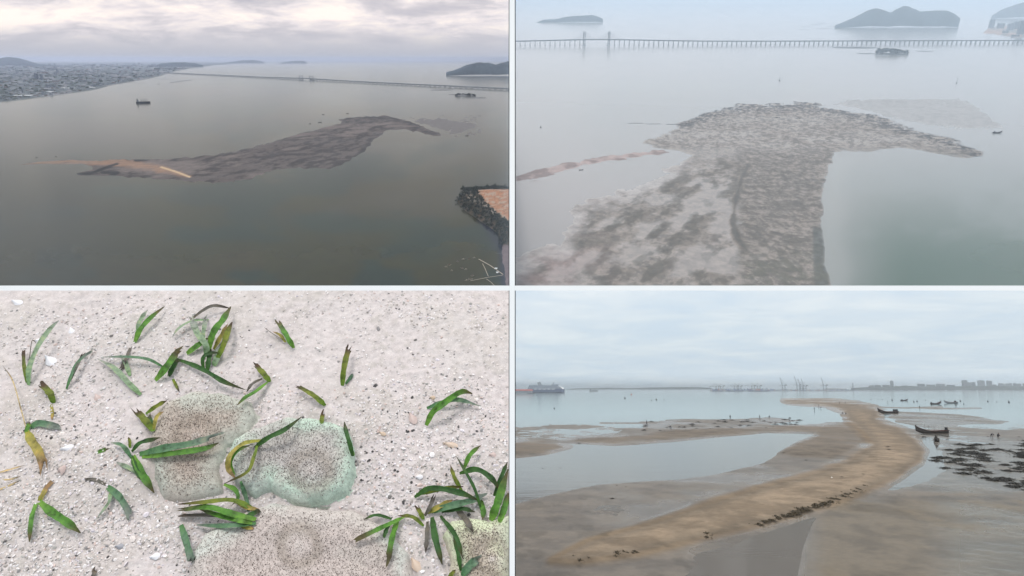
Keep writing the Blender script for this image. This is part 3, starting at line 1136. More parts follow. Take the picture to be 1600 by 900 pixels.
# sky beyond the wide view
def sky_mat():
    m, nt, out = new_mat('cloudy_sky')
    t = nt.nodes.new('ShaderNodeTexCoord')
    mp = nt.nodes.new('ShaderNodeMapping')
    mp.inputs['Scale'].default_value = (1 / 5000.0, 1, 1 / 1150.0)
    mp.inputs['Rotation'].default_value = (0, math.radians(5), 0)
    nt.links.new(t.outputs['Object'], mp.inputs[0])
    n = nt.nodes.new('ShaderNodeTexNoise')
    n.inputs['Scale'].default_value = 1.15
    n.inputs['Detail'].default_value = 8
    n.inputs['Roughness'].default_value = 0.62
    n.inputs['Distortion'].default_value = 0.25
    nt.links.new(mp.outputs[0], n.inputs[0])
    sp = nt.nodes.new('ShaderNodeSeparateXYZ')
    nt.links.new(t.outputs['Object'], sp.inputs[0])
    low = math_node(nt, 'DIVIDE', sp.outputs[2], 3200.0)
    cl_ = ramp(nt, n.outputs[0], [(0.32, (0.56, 0.54, 0.60)), (0.42, (0.70, 0.66, 0.69)), (0.49, (0.88, 0.81, 0.82)), (0.60, (1.12, 1.01, 0.93))])
    haze_ = ramp(nt, low, [(0.10, (1, 1, 1)), (0.62, (0, 0, 0))], 'EASE')
    c = mixc(nt, haze_, cl_, (0.53, 0.53, 0.58))
    e = nt.nodes.new('ShaderNodeEmission')
    nt.links.new(c, e.inputs[0])
    e.inputs[1].default_value = 1.0
    nt.links.new(e.outputs[0], out.inputs[0])
    return m


b = MB()
secs = []
for i in range(25):
    an = math.radians(-46 + 46.2 * i / 24)
    R_ = 36000.0
    x, y = R_ * math.tan(an) * 0.98, R_
    x = min(x, -0.5)
    secs.append([(x, y, -900.0), (x, y, 7600.0)])
b.loft(secs, False, caps=False)
o = b.build('sky', sky_mat(), M=TL.M)
tag(o, 'pale grey and cream cloud over the wide view', None, None, 'structure')

# ================================================================== nearer aerial view (upper right)
M_sea_near = water_mat('pale_sea', 1.24, 0.16, (0.92, 0.88, 0.87), 0.06, 0.2, (1, .6, 1), kmax=0.9, dist=1.5, power=6.0)


def sea_near(U, V, X, Y):
    z = np.zeros_like(X)
    n = fbm(U * .006, V * .012, 101, 5)
    c = np.zeros(U.shape + (3,)) + np.array((0.165, 0.172, 0.168))
    c = blend(c, (0.020, 0.054, 0.034), sstep(190, 420, V) * sstep(1240, 1420, U + 40 * (n - .5)))
    c = blend(c, (0.14, 0.16, 0.155), sstep(.45, .65, n) * .4)
    c = blend(c, (0.26, 0.235, 0.235), sstep(1290, 900, U) * sstep(150, 330, V) * .5)
    shoal = line_d(U, V, [(1310, 246), (1300, 290), (1294, 350), (1300, 446)], 1)
    c = blend(c, (0.20, 0.21, 0.20), sstep(40, 4, shoal + 30 * (n - .5)) * .35 * sstep(235, 260, V))
    return z, rgba(c, z)


rows = np.concatenate([np.linspace(-9, 60, 40), np.linspace(62, 450, 136)])
sheet('sea', TR, np.linspace(801, 1750, 190), rows, sea_near, M_sea_near)

BANK = [(790, 430), (805, 402), (840, 384), (872, 378), (886, 350), (884, 338), (900, 320), (940, 306), (962, 300), (1000, 282), (1018, 272), (1060, 255), (1080, 244), (1052, 236),
        (1000, 227), (1003, 219), (1050, 200), (1092, 180), (1132, 165), (1180, 163), (1250, 160), (1300, 168), (1370, 182), (1440, 203), (1500, 222), (1541, 236),
        (1535, 245), (1508, 247), (1440, 237), (1402, 229), (1362, 239), (1320, 236), (1303, 240), (1296, 262), (1290, 300), (1285, 350), (1289, 400), (1296, 446), (1300, 475), (790, 475)]
SPIT = [(790, 283), (806, 276), (836, 267), (870, 256), (905, 251), (960, 240), (1037, 233), (1042, 238), (1005, 246), (960, 251), (905, 262), (870, 272), (830, 279), (790, 287)]
M_mud_near = ground_mat('mud_near', 0.10, 0.38, 0.9, 0.26, 0.7, 0.5, spec=0.55)


def bank_near(U, V, X, Y):
    w1 = fbm(X * .02, Y * .02, 111, 5)
    fe = fbm(X * .06, Y * .04, 115, 4, .6)
    sd = sdf(U, V, BANK, 1.3) + 16 * (w1 - .5) + 22 * (fe - .5) * sstep(1150, 1000, U) * sstep(235, 300, V)
    # hummocks stretched along the ebb, running lower-left to upper-right
    ca, sa = math.cos(math.radians(62)), math.sin(math.radians(62))
    p, q = X * ca + Y * sa, -X * sa + Y * ca
    hum = fbm(p * .018, q * .045, 113, 5, .55)
    fin = fbm(X * .17 + w1, Y * .11 + w1, 117, 5, .7)
    rip = fbm(X * .05 + 2 * w1, Y * .10 + 2 * w1, 119, 6, .75)
    fin2 = fbm(X * .25 + w1, Y * .12, 121, 4, .65)
    left = sstep(1170, 1140, U + 14 * (fbm(V * .08, V * 0, 5, 3) - .5) * 2) * sstep(235, 262, V)
    right = sstep(1140, 1170, U) * sstep(225, 245, V)
    top = sstep(240, 222, V)
    z = np.full(U.shape, 0.10)
    z = z + left * (2.0 * (hum - .44) + .4 * (fin - .5))
    z = z + right * (.28 + .5 * (rip - .47) + .5 * (fin - .5) + .4 * (fin2 - .5))
    z = z + top * (.12 + 1.1 * (fin - .5) + .5 * (w1 - .45))
    crest = line_d(U, V, [(1062, 196), (1092, 182), (1132, 168), (1185, 166), (1250, 163), (1300, 171), (1370, 186), (1440, 208), (1500, 227), (1535, 240)], 1.3)
    band = sstep(18, 3, crest - 14 * (w1 - .5))
    z = z + band * .5 * sstep(.4, .6, fin)
    z = np.where(sd < 0, -.25, z) * sstep(-4, 8, sd) - .3 * sstep(6, -4, sd)
    z = np.where(sd > 8, np.maximum(z, .03), z)
    # the sharp step that parts the pools from the rippled mud
    step = 7 * (fin - .5) + 9 * (w1 - .5) + line_d(U, V, [(1168, 262), (1158, 280), (1153, 300), (1147, 330), (1144, 350), (1152, 372), (1166, 392)], 1)
    z = z + .6 * sstep(7, 1, step)
    slope = line_d(U, V, [(1280, 352), (1281, 400), (1286, 470)], 1)
    c = np.zeros(U.shape + (3,)) + np.array((0.165, 0.135, 0.112))
    c = blend(c, (0.060, 0.050, 0.040), sstep(.42, .64, fin) * .75)
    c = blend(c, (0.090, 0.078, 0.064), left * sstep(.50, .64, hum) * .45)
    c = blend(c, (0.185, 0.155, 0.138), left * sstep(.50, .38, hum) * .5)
    c = blend(c, (0.055, 0.047, 0.037), right * sstep(.42, .60, .55 * rip + .45 * fin2) * .75)
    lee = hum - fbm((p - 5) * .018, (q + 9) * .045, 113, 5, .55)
    c = blend(c, (0.050, 0.042, 0.030), left * sstep(.03, .09, lee) * .65)  # hummock shading painted into one side's albedo, together with dark wet mud
    c = blend(c, (0.030, 0.029, 0.030), band * sstep(.43, .55, fin) * .9)
    c = blend(c, (0.050, 0.045, 0.036), sstep(4.5, 1, step) * .8)
    c = blend(c, (0.045, 0.045, 0.036), sstep(13, 8, slope) * sstep(345, 365, V) * sstep(0, 3, sd))
    c = blend(c, (0.070, 0.066, 0.045), sstep(360, 430, V) * right * sstep(.44, .56, fin) * .6)
    c = blend(c, (0.20, 0.135, 0.125), sstep(990, 850, U) * .6 * sstep(.40, .6, w1))
    shallow = sstep(46, -4, sd + 30 * (fe - .5)) * sstep(1160, 1040, U) * sstep(232, 262, V)
    c = blend(c, (.27, .245, .235), shallow * .85)
    wet = np.clip(.8 - 1.3 * np.clip(z, 0, .6), .15, 1)
    return z, rgba(c, wet)


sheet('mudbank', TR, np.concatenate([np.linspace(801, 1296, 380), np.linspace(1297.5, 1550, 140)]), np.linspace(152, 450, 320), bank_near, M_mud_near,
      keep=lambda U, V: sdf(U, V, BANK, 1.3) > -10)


def spit_near(U, V, X, Y):
    n = fbm(X * .05, Y * .03, 131, 5, .6)
    sd = sdf(U, V, SPIT, 1.5) + 9 * (n - .5)
    z = -.2 + .42 * sstep(-3, 6, sd) + .7 * (n - .5)
    c = np.zeros(U.shape + (3,)) + np.array((0.25, 0.185, 0.17))
    c = blend(c, (0.12, 0.082, 0.072), sstep(.46, .58, n) * .9)
    d = line_d(U, V, [(843, 258), (856, 251), (868, 252), (855, 258)], 1.4)
    c = blend(c, (.025, .024, .024), sstep(4, 1.5, d + 3 * (n - .5)) * .9)
    return z, rgba(c, np.full(U.shape, .35))


sheet('sand_spit', TR, np.linspace(801, 1048, 160), np.linspace(228, 292, 90), spit_near, M_mud_near, keep=lambda U, V: sdf(U, V, SPIT, 1.5) > -7)

SHOAL = [(1255, 160), (1330, 152), (1420, 148), (1500, 148), (1525, 158), (1545, 172), (1580, 200), (1570, 206), (1500, 208), (1440, 202), (1370, 182), (1300, 168)]


def shoal_near(U, V, X, Y):
    n = fbm(X * .12, Y * .09, 141, 5, .7)
    w = fbm(X * .01, Y * .01, 143, 4)
    sd = sdf(U, V, SHOAL, 1.4) + 14 * (w - .5)
    z = -.17 + .29 * sstep(-6, 22, sd) + .22 * (n - .5)
    c = np.zeros(U.shape + (3,)) + np.array((0.19, 0.18, 0.172))
    c = blend(c, (.12, .113, .107), sstep(.46, .62, n))
    c = blend(c, (.26, .25, .24), sstep(16, -4, sd) * .7)
    return z, rgba(c, np.full(U.shape, .75))


sheet('shoal', TR, np.linspace(1240, 1592, 190), np.linspace(143, 212, 90), shoal_near, M_mud_near)

hill('hill', TR, [(836, 36), (850, 31), (868, 30.5), (884, 27), (905, 25.5), (925, 24.5), (936, 27), (942, 30)], 35.5, 'very faint island above the bridge at left', seed=151, bump=.1)
hill('hill', TR, [(1304, 40), (1318, 35), (1335, 27), (1350, 19), (1360, 15.8), (1372, 17), (1382, 20.5), (1387, 22.2), (1395, 16.5), (1404, 12.3), (1413, 13), (1424, 17), (1432, 20.2),
                  (1450, 19.2), (1472, 18.6), (1484, 22.5), (1497, 30)], 44.5, 'blue forested island with two peaks beyond the bridge', seed=152, bump=.05)
hill('hill', TR, [(1548, 25), (1562, 16), (1580, 9), (1600, 4), (1640, 0), (1680, 8), (1720, 20)], 30, 'pale hill behind the far city at the right edge', seed=153)
CITY = [(1535, 52), (1545, 44), (1570, 40), (1605, 36), (1740, 36), (1740, 70), (1620, 62), (1598, 59), (1575, 57), (1550, 53)]


def city_land(U, V, X, Y):
    sd = sdf(U, V, CITY, 1.5)
    z = -1 + 3 * sstep(-2, 3, sd)
    n = fbm(U * .1, V * .3, 161, 4)
    c = np.zeros(U.shape + (3,)) + np.array((0.14, 0.13, 0.12))
    c = blend(c, (.28, .19, .15), sstep(.5, .6, n))
    return z, rgba(c, z * 0)


sheet('coast', TR, np.linspace(1530, 1740, 80), np.linspace(34, 71, 50), city_land, ground_mat('coast_land_near', .02, .3, bump=0), keep=lambda U, V: sdf(U, V, CITY, 1.5) > -4)
for i, (u, v, w, h, n_, lab) in enumerate(((1548, 43.5, 8, 13, 2, 'pale twin-slab tower at the left tip of the far city'), (1562, 45, 11, 8, 3, 'low wide block right of the pale twin slabs'),
                                         (1577, 48, 9, 11, 2, 'mid-height pale block in the middle of the far city'), (1593, 54, 10, 22, 2, 'tallest dark tower of the far city at the right edge'),
                                         (1585, 46, 7, 12, 1, 'narrow block behind the tallest dark tower'), (1608, 52, 10, 18, 2, 'tower just past the right edge of the far city'),
                                         (1570, 52, 9, 4, 2, 'low shed on the near shore of the far city'), (1586, 57.5, 12, 3, 3, 'long low shed below the tallest dark tower'))):
    block_tower(TR, u, v, w, h, lab, 'building', mat=M_bldB if 'dark' in lab else M_bldA, n=n_, seed=20 + i)
bridge(TR, (801, 71.0), (1760, 67.6), 128, 5.2, .60, (912.5, 951), 20, 'long bridge on many piers with two slim towers across the nearer view', 12, 7)
islet(TR, 1393, 84.5, 52, 11, 'dark wooded islet alone in front of the bridge', 40, 9)
for (u, v, w) in ((1335, 74.6, 74), (1445, 80, 30), (1355, 84, 36), (1370, 63.2, 62)):
    m = TR.mpp(v)
    o = MB().lathe([(w / 2, -.1), (w * .48, .1), (w * .2, .16)], 28).build('mudflat', M_rock, M=place_matrix(TR, TR.at(u, v), 0, m) @ Matrix.Diagonal((1, .5, 1, 1)))
    tag(o, None, None, None, 'structure')

# fish farm rows beyond the bridge, two far ships
r = random.Random(31)
for i, (u, v, w) in enumerate(((1262, 42, 18), (1275, 38.5, 14), (1288, 44.5, 24), (1300, 41, 12), (1312, 46.5, 16), (1258, 46.5, 16), (1285, 36, 12))):
    m = TR.mpp(v)
    t = thing('fish_farm', TR, TR.at(u, v), 0, m, 'faint row of fish farm floats beyond the bridge', 'fish farm', 'fish farm rows')
    for k in range(5):
        MB().box(-w / 2 + k * w / 5, -w / 2 + (k + .7) * w / 5, -1.2 + .5 * (k % 2), 1.2, 0, .35).build('pontoon', M_concrete, t)
cargo_ship(TR, 1457, 46, 3.4, math.radians(60), 'tiny ship below the two-peaked island', M_steel)
cargo_ship(TR, 1481, 43.5, 5, math.radians(160), 'small pale ship off the right end of the two-peaked island', M_steel)


def beacon(P, u, v, hpx, label, name='beacon'):
    m = P.mpp(v)
    t = thing(name, P, P.at(u, v), 0, m, label, 'beacon')
    MB().lathe([(.9, -.2), (1.1, .3), (.9, 1.0), (.5, 1.3)], 10).build('float', M_black, t)
    MB().bar((0, 0, 1.2), (0, 0, hpx), .22, .14, 6).build('pole', M_black, t)
    MB().lathe([(.2, hpx), (.55, hpx + .2), (.55, hpx + .9), (.1, hpx + 1.1)], 8).build('lantern', M_rock, t)
    return t


beacon(TR, 1218, 126, 4.6, 'thin pole beacon standing in the water above the bank crest')
beacon(TR, 1494.5, 130, 7, 'thin pole beacon above the pale shoal at right')
beacon(TR, 845, 199.5, 2, 'small dark buoy alone in the water at left')
open_boat('small_boat', TR, 1558, 208, 14 * TR.mpp(208), .05, 'dark boat resting at the edge of the pale shoal', 'boat', extras=('cabin',), sl=1.5)
open_boat('small_boat', TR, 908, 266, 6.5 * TR.mpp(266), .2, 'small dark boat on the shore of the reddish spit', 'boat', extras=('cabin',), sl=1.5)
for (u, v, px, lab) in ((993, 192.6, 22, 'leftmost of the dark log-like reef pieces in line'), (1021, 193.8, 22, 'middle one of the dark log-like reef pieces'), (1051, 194.3, 18, 'dark log-like reef piece touching the bank')):
    m = TR.mpp(v)
    t = thing('reef', TR, TR.at(u, v), 0, m, lab, 'reef')
    for k in range(7):
        x = (k - 3) / 3.3 * px / 2
        o = MB().lathe([(.3, -.1), (1.3, .1), (1.0, .45), (.3, .65)], 7, (x, r.uniform(-.8, .8), 0)).build('rock', M_rock, t)
for i, (u, v, lab) in enumerate(((1077, 193.5, 'person on the bank nearest the log-like reef'), (1118.5, 197.5, 'person left of the paired walkers on the bank'), (1120, 193.5, 'person farther back of the two on the bank crest'),
                                 (1131, 182.5, 'person standing just under the bank crest'), (1103, 215, 'person stooping on the open mud below the crest'))):
    PEOPLE_LATER = globals().setdefault('PEOPLE_LATER', [])
    PEOPLE_LATER.append((TR, u, v, 3.6, 'stand', lab))
# dark weed bed pieces along the crest, as loose clumps
wm = []
for s in range(4):
    rr = random.Random(s + 50)
    b = MB()
    for k in range(26):
        x, y = rr.gauss(0, .45), rr.gauss(0, .3)
        q = rr.uniform(.10, .28)
        an = rr.uniform(0, 6.28)
        b.add([(x + q * math.cos(an), y + q * math.sin(an), 0), (x - q * math.cos(an), y - q * math.sin(an), .02), (x - q * .5 * math.sin(an), y + q * .5 * math.cos(an), .10 + .1 * rr.random()),
               (x + q * .5 * math.sin(an), y - q * .5 * math.cos(an), .06)], [(0, 3, 2), (3, 1, 2), (1, 0, 2)])
    wm.append(b.mesh('weed_clump', M_mussel))
crest = [(1062, 197), (1092, 182), (1132, 169), (1185, 167), (1250, 166), (1300, 174), (1370, 189), (1440, 210), (1500, 228), (1532, 239)]
for i in range(110):
    f = r.random() * (len(crest) - 1)
    k = int(f)
    u = crest[k][0] + (crest[k + 1][0] - crest[k][0]) * (f - k)
    v = crest[k][1] + (crest[k + 1][1] - crest[k][1]) * (f - k) + abs(r.gauss(0, 5)) - 1
    if u < 1290 and r.random() < .35:
        v += r.uniform(4, 24)
    o = bpy.data.objects.new('weed_clump', wm[i % 4])
    C.objects.link(o)
    s = TR.mpp(v) * r.uniform(2.0, 5.0)
    o.matrix_world = place_matrix(TR, TR.at(u, v, .25), r.uniform(-.4, .4), s)
    tag(o, 'dark weed clump along the crest of the large mudbank', 'seaweed', 'weed clumps on the mudbank crest')

# ================================================================== bed of sand with seagrass (lower left)
M_sand = ground_mat('shell_sand', 2.6, 0.22, 0.9, 0.35, 0.7, 0.10, spec=0.4, speck=(9.0, .60, .70, (.62, .58, .56)))
ANEM = [
    ('flat speckled brown carpet anemone lying left of the green-rimmed one', [(262, 628), (300, 613), (345, 612), (385, 625), (402, 650), (388, 676), (356, 700), (346, 738), (352, 772), (300, 785), (255, 780), (240, 750), (234, 700), (238, 655)], (.40, .335, .29), (.42, .43, .38), 12),
    ('grey carpet anemone with a pale green wavy rim in the middle', [(400, 672), (450, 655), (500, 655), (545, 668), (553, 700), (556, 740), (543, 772), (512, 789), (470, 788), (440, 776), (424, 768), (398, 782), (366, 756), (352, 718), (366, 690)], (.42, .395, .38), (.45, .56, .47), 17),
    ('largest pinkish speckled carpet anemone cut by the lower edge', [(296, 905), (302, 865), (322, 835), (380, 804), (425, 785), (480, 794), (550, 799), (606, 826), (640, 866), (648, 905), (648, 960), (290, 960)], (.47, .41, .385), (.52, .54, .50), 15),
    ('tan speckled carpet anemone in the lower right corner', [(692, 838), (705, 815), (735, 808), (765, 814), (797, 806), (797, 960), (688, 960), (704, 880)], (.48, .42, .35), (.55, .60, .42), 14)]


def sand(U, V, X, Y):
    n = fbm(X * .25, Y * .25, 401, 5, .55)
    f = fbm(X * 2.4, Y * 2.4, 403, 4, .6)
    g = fbm(X * 7, Y * 7, 405, 2, .5)
    z = .35 * (n - .5) + .10 * (f - .5) + .05 * (g - .5)
    c = np.zeros(U.shape + (3,)) + np.array((0.53, 0.475, 0.468))
    c = blend(c, (.45, .405, .38), sstep(.5, .64, n) * .8)
    c = blend(c, (.54, .50, .495), sstep(.52, .40, f) * .5)
    c = blend(c, (.50, .465, .45), sstep(640, 520, V) * .3)
    c = blend(c, (.42, .39, .36), sstep(.60, .72, f) * .5)
    wet = sstep(.42, .6, n) * .5
    for _, poly, _, _, _ in ANEM:
        sd = sdf(U, V, poly)
        z = z - .10 * sstep(-10, 0, sd) * sstep(8, 0, sd)
    return z, rgba(c, wet)


sheet('sand', BL, np.linspace(-110, 797.5, 420), np.linspace(451, 985, 270), sand, M_sand, skirt=-6.0)

M_anem = ground_mat('anemone_skin', 6.0, .30, .85, .4, .8, .06, speck=(34.0, .60, .66, (.22, .18, .155)))
M_tent = ground_mat('anemone_tentacles', 4.0, .3, .8, .4, 0)
for i, (lab, poly, body, rim, hp) in enumerate(ANEM):
    us_ = [p[0] for p in poly]
    vs_ = [p[1] for p in poly]
    t = thing('carpet_anemone', BL, (0, 0, 0), 0, 1.0, lab, 'sea anemone')
    H = hp * .030

    def disc(U, V, X, Y, raw=False):
        wv = fbm(X * .9, Y * .9, 420 + i, 4)
        sd = sdf(U, V, poly) + 10 * (wv - .5)
        k_ = np.clip(sd / (16.0 if i == 1 else 26.0), 0, 1)
        z = -.16 + (H + .16) * np.sqrt(1 - (1 - k_) ** 2) - .15 * sstep(40, 90, sd) + .16 * (fbm(X * .8, Y * .8, 430 + i, 4) - .5) * sstep(5, 30, sd)
        if raw:
            return z, sd
        c = np.zeros(U.shape + (3,)) + np.array(body)
        c = blend(c, rim, sstep(46, 6, sd + 34 * (fbm(X * .5, Y * .5, 440 + i, 3) - .5)) * (.25 + .75 * sstep(.40, .58, fbm(U * .012, V * .012, 460 + 3 * i, 2))))
        c = blend(c, (.50, .46, .42), sstep(.56, .7, wv) * .35)
        mu, mv = ((310, 690), (490, 745), (470, 858), (770, 880))[i]
        dm = np.hypot(U - mu, V - mv) + 8 * (wv - .5)
        c = blend(c, (.58, .53, .50), sstep(11, 3, dm) * .7)
        c = blend(c, (.24, .20, .16), sstep(44, 30, dm) * sstep(14, 26, dm) * .5)
        return z, rgba(c, np.full(U.shape, .35))

    o = sheet('disc', BL, np.linspace(min(us_) - 8, min(max(us_) + 8, 797.4), 110), np.linspace(min(vs_) - 8, max(vs_) + 8, 110), disc, M_anem, kind=None,
              keep=lambda U, V: sdf(U, V, poly) > -9)
    o.matrix_world = Matrix.Identity(4)
    o.parent = t
    # stubby tentacles over the disc
    n_t = 9000 if i != 3 else 5200
    uu = nrng.uniform(min(us_), min(max(us_), 795), n_t)[None, :]
    vv = nrng.uniform(min(vs_), min(max(vs_), 930), n_t)[None, :]
    X_, Y_ = BL.xy(uu, vv)
    z_, sd_ = disc(uu, vv, X_, Y_, True)
    ok = (sd_[0] > 6) & (nrng.random(n_t) < .35 + .65 * sstep(8, 26, sd_[0]))
    xs_, ys_, zs_ = X_[0][ok], Y_[0][ok], z_[0][ok]
    nn = len(xs_)
    an = nrng.uniform(0, 6.28, nn)
    q = nrng.uniform(.013, .030, nn)
    hh = nrng.uniform(.03, .08, nn)
    co = np.zeros((nn, 4, 3))
    for j in range(3):
        co[:, j, 0] = xs_ + q * np.cos(an + j * 2.094)
        co[:, j, 1] = ys_ + q * np.sin(an + j * 2.094)
        co[:, j, 2] = zs_ - .01
    co[:, 3, 0], co[:, 3, 1], co[:, 3, 2] = xs_ + nrng.normal(0, .02, nn), ys_ + nrng.normal(0, .02, nn), zs_ + hh
    base_i = np.arange(nn)[:, None] * 4
    fc = np.concatenate([base_i + np.array([[0, 1, 3]]), base_i + np.array([[1, 2, 3]]), base_i + np.array([[2, 0, 3]])])
    me = bpy.data.meshes.new('tentacles')
    me.from_pydata(co.reshape(-1, 3).tolist(), [], fc.tolist())
    cc = np.ones((nn, 4, 4))
    pick = nrng.random(nn)
    tone = np.where(pick[:, None] < .24, np.array([[.13, .10, .085]]), np.where(pick[:, None] < .75, np.array([body]) * .95, np.array([[.55, .50, .46]])))
    cc[:, :, :3] = tone[:, None, :]
    cc[:, :, 3] = .3
    at_ = me.color_attributes.new('col', 'FLOAT_COLOR', 'POINT')
    at_.data.foreach_set('color', cc.astype(np.float32).ravel())
    me.materials.append(M_tent)
    o = bpy.data.objects.new('tentacles', me)
    C.objects.link(o)
    o.parent = t
    o['kind'] = 'stuff'

# shell fragments and grit
n_f = 42000
uu = nrng.uniform(-90, 794, n_f)
vv = 455 + (960 - 455) * nrng.random(n_f) ** .9
dens = fbm(uu * .008, vv * .011, 451, 4)
keepf = nrng.random(n_f) < .25 + 1.1 * sstep(.40, .60, dens + .0004 * (vv - 600))
inn = np.zeros(n_f, bool)
for _, poly, _, _, _ in ANEM:
    inn |= sdf(uu[None, :], vv[None, :], poly)[0] > 2
uu, vv = uu[keepf & ~inn], vv[keepf & ~inn]
X_, Y_ = BL.xy(uu[None, :], vv[None, :])
Zs, _ = sand(uu[None, :], vv[None, :], X_, Y_)
vsl, fsl, csl = [], [], []
pal = [(.66, .62, .61), (.64, .58, .55), (.72, .69, .69), (.42, .38, .35), (.58, .46, .42), (.24, .23, .23), (.09, .085, .085), (.66, .61, .65), (.38, .37, .35)]
wts = [6, 4, 5, 3, 1.4, .9, .5, 2, 2]
rr = random.Random(12)
for x, y, z in zip(X_[0], Y_[0], Zs[0]):
    s = .024 + .070 * rr.random() ** 3
    if rr.random() < .02:
        s *= 1.7
    qn = Vector((rr.gauss(0, .35), rr.gauss(0, .35), 1)).to_track_quat('Z', 'Y')
    a0 = rr.uniform(0, 6.28)
    el = rr.uniform(.45, 1)
    b0 = len(vsl)
    m_ = rr.choice((4, 5, 5, 6))
    for j in range(m_):
        an_ = a0 + 6.283 * j / m_
        rd = s * rr.uniform(.75, 1.15)
        p = qn @ Vector((rd * math.cos(an_), rd * el * math.sin(an_), 0))
        vsl.append((x + p.x, y + p.y, z + p.z + s * .25))
    vsl.append((x, y, z + s * .65))
    fsl += [(b0 + j, b0 + (j + 1) % m_, b0 + m_) for j in range(m_)]
    col = rr.choices(pal, wts)[0]
    k = rr.uniform(.8, 1.15)
    csl += [(col[0] * k, col[1] * k, col[2] * k, .3)] * (m_ + 1)
me = bpy.data.meshes.new('shell_fragments')
me.from_pydata(vsl, [], fsl)
at_ = me.color_attributes.new('col', 'FLOAT_COLOR', 'POINT')
at_.data.foreach_set('color', np.array(csl, np.float32).ravel())
me.materials.append(ground_mat('shell_grit', 8, .15, .75, .4, 0))
o = bpy.data.objects.new('shell_fragments', me)
C.objects.link(o)
o.matrix_world = BL.M
tag(o, 'broken shell fragments and grit strewn over the pale sand', 'shell grit', None, 'stuff')


def bl_z(u, v):
    U_, V_ = np.array([[float(u)]]), np.array([[float(v)]])
    X1, Y1 = BL.xy(U_, V_)
    return float(sand(U_, V_, X1, Y1)[0][0, 0])


# single shells: a ribbed valve with an umbo
def shell_mat(name, a, b_):
    return plain(name, a, .45, .25, 3.0, spec=.5) if b_ is None else plain(name, a, .45, .35, 2.0, spec=.5)


M_sh = {k: plain('shell_' + k, c_, .4, .18, 3.0, spec=.5) for k, c_ in (('white', (.70, .69, .72)), ('pink', (.50, .39, .36)), ('orange', (.55, .43, .34)), ('tan', (.50, .38, .28)), ('grey', (.28, .28, .31)))}
for (u, v, wpx, hpx, ang, kind_, lab) in ((28, 474, 20, 10, -15, 'white', 'white oval shell in the upper left corner'), (78, 563, 28, 14, -38, 'white', 'largest white shell beside the leftmost pale blade'), (111, 516, 14, 8, -60, 'white', 'small white shell above the lone submerged sprig'),
                                          (645, 655, 24, 11, -60, 'pink', 'pink shell left of the yellow-tipped blade'), (704, 694, 26, 9, -12, 'orange', 'pale orange shell above the largest tuft'), (650, 883, 28, 13, -52, 'orange', 'orange and cream shell at the bottom of the big tuft'),
                                          (770, 712, 11, 9, 0, 'pink', 'small round pink shell near the right edge'), (598, 679, 13, 6, -25, 'tan', 'small tan shell above the dark pebbles'), (106, 701, 20, 10, 25, 'white', 'white shell pair right of the yellowing blade'),
                                          (676, 622, 9, 7, 0, 'tan', 'small yellow-tan shell under the yellow-tipped blade'), (100, 737, 9, 16, 10, 'pink', 'reddish broken shell above the green fan'), (188, 855, 14, 8, 5, 'grey', 'grey stone-like shell alone at lower left'),
                                          (151, 620, 14, 9, -50, 'pink', 'faint pinkish shell below the diagonal blade'), (60, 531, 9, 7, 30, 'white', 'tiny white shell above the leftmost blade'), (243, 870, 16, 11, 20, 'white', 'broken white shell at the left of the bottom anemone'),
                                          (62, 708, 12, 14, 0, 'tan', 'brown shell at the foot of the yellowing blade'), (655, 745, 12, 8, 10, 'white', 'blue-white shell left of the big tuft top')):
    m = BL.mpp(v)
    t = thing('shell', BL, BL.at(u, v, bl_z(u, v) + .02), math.radians(ang), m, lab, 'shell')
    secs = []
    for a in range(9):
        f_ = a / 8
        row = []
        for b_ in range(13):
            th = math.pi * b_ / 12
            rad_ = f_ ** .8
            rib = 1 + .05 * math.cos(b_ * math.pi)
            row.append((-wpx / 2 + wpx * rad_ * (.5 + .5 * math.sin(th) * rib) * .98, hpx / 2 * -math.cos(th) * rad_ * 1.15, hpx * .38 * (1 - f_ ** 2.2) * math.sin(th) ** .4 + .4 * f_ * .2))
        secs.append(row)
    MB().loft(secs, False, caps=False).build('valve', M_sh[kind_], t, smooth=True)
    MB().lathe([(hpx * .16, -.2), (hpx * .18, hpx * .12), (hpx * .08, hpx * .3)], 8, (-wpx * .40, 0, 0)).build('hinge', M_sh[kind_], t, smooth=True)
# dark pebbles
r = random.Random(19)
pb = []
for s in range(4):
    bm = bmesh.new()
    bmesh.ops.create_icosphere(bm, subdivisions=2, radius=1)
    rr = random.Random(s)
    for vtx in bm.verts:
        vtx.co *= 1 + rr.uniform(-.22, .22)
        vtx.co.z *= .55
    me = bpy.data.meshes.new('pebble')
    bm.to_mesh(me)
    bm.free()
    me.materials.append(plain('dark_pebble', (.055, .052, .052), .8, .4, 2) if s % 2 else plain('grey_pebble', (.15, .14, .135), .8, .3, 2))
    pb.append(me)
pts_ = [(r.uniform(545, 640), r.uniform(690, 800)) for _ in range(30)] + [(r.uniform(640, 700), r.uniform(740, 800)) for _ in range(12)] + [(r.uniform(560, 690), r.uniform(520, 680)) for _ in range(10)] + [(r.uniform(10, 230), r.uniform(470, 890)) for _ in range(10)] + [(r.uniform(240, 560), r.uniform(465, 600)) for _ in range(4)]
for i, (u, v) in enumerate(pts_):
    o = bpy.data.objects.new('pebble', pb[i % 4])
    C.objects.link(o)
    s = BL.mpp(v) * r.uniform(1.0, 2.7)
    o.matrix_world = place_matrix(BL, BL.at(u, v, bl_z(u, v) + s * .2), r.uniform(0, 6), s)
    o.scale = (o.scale[0] * r.uniform(.8, 1.5), o.scale[1], o.scale[2])
    tag(o, 'small dark pebble lying on the pale shell sand', 'pebble', 'dark pebbles on the sand')


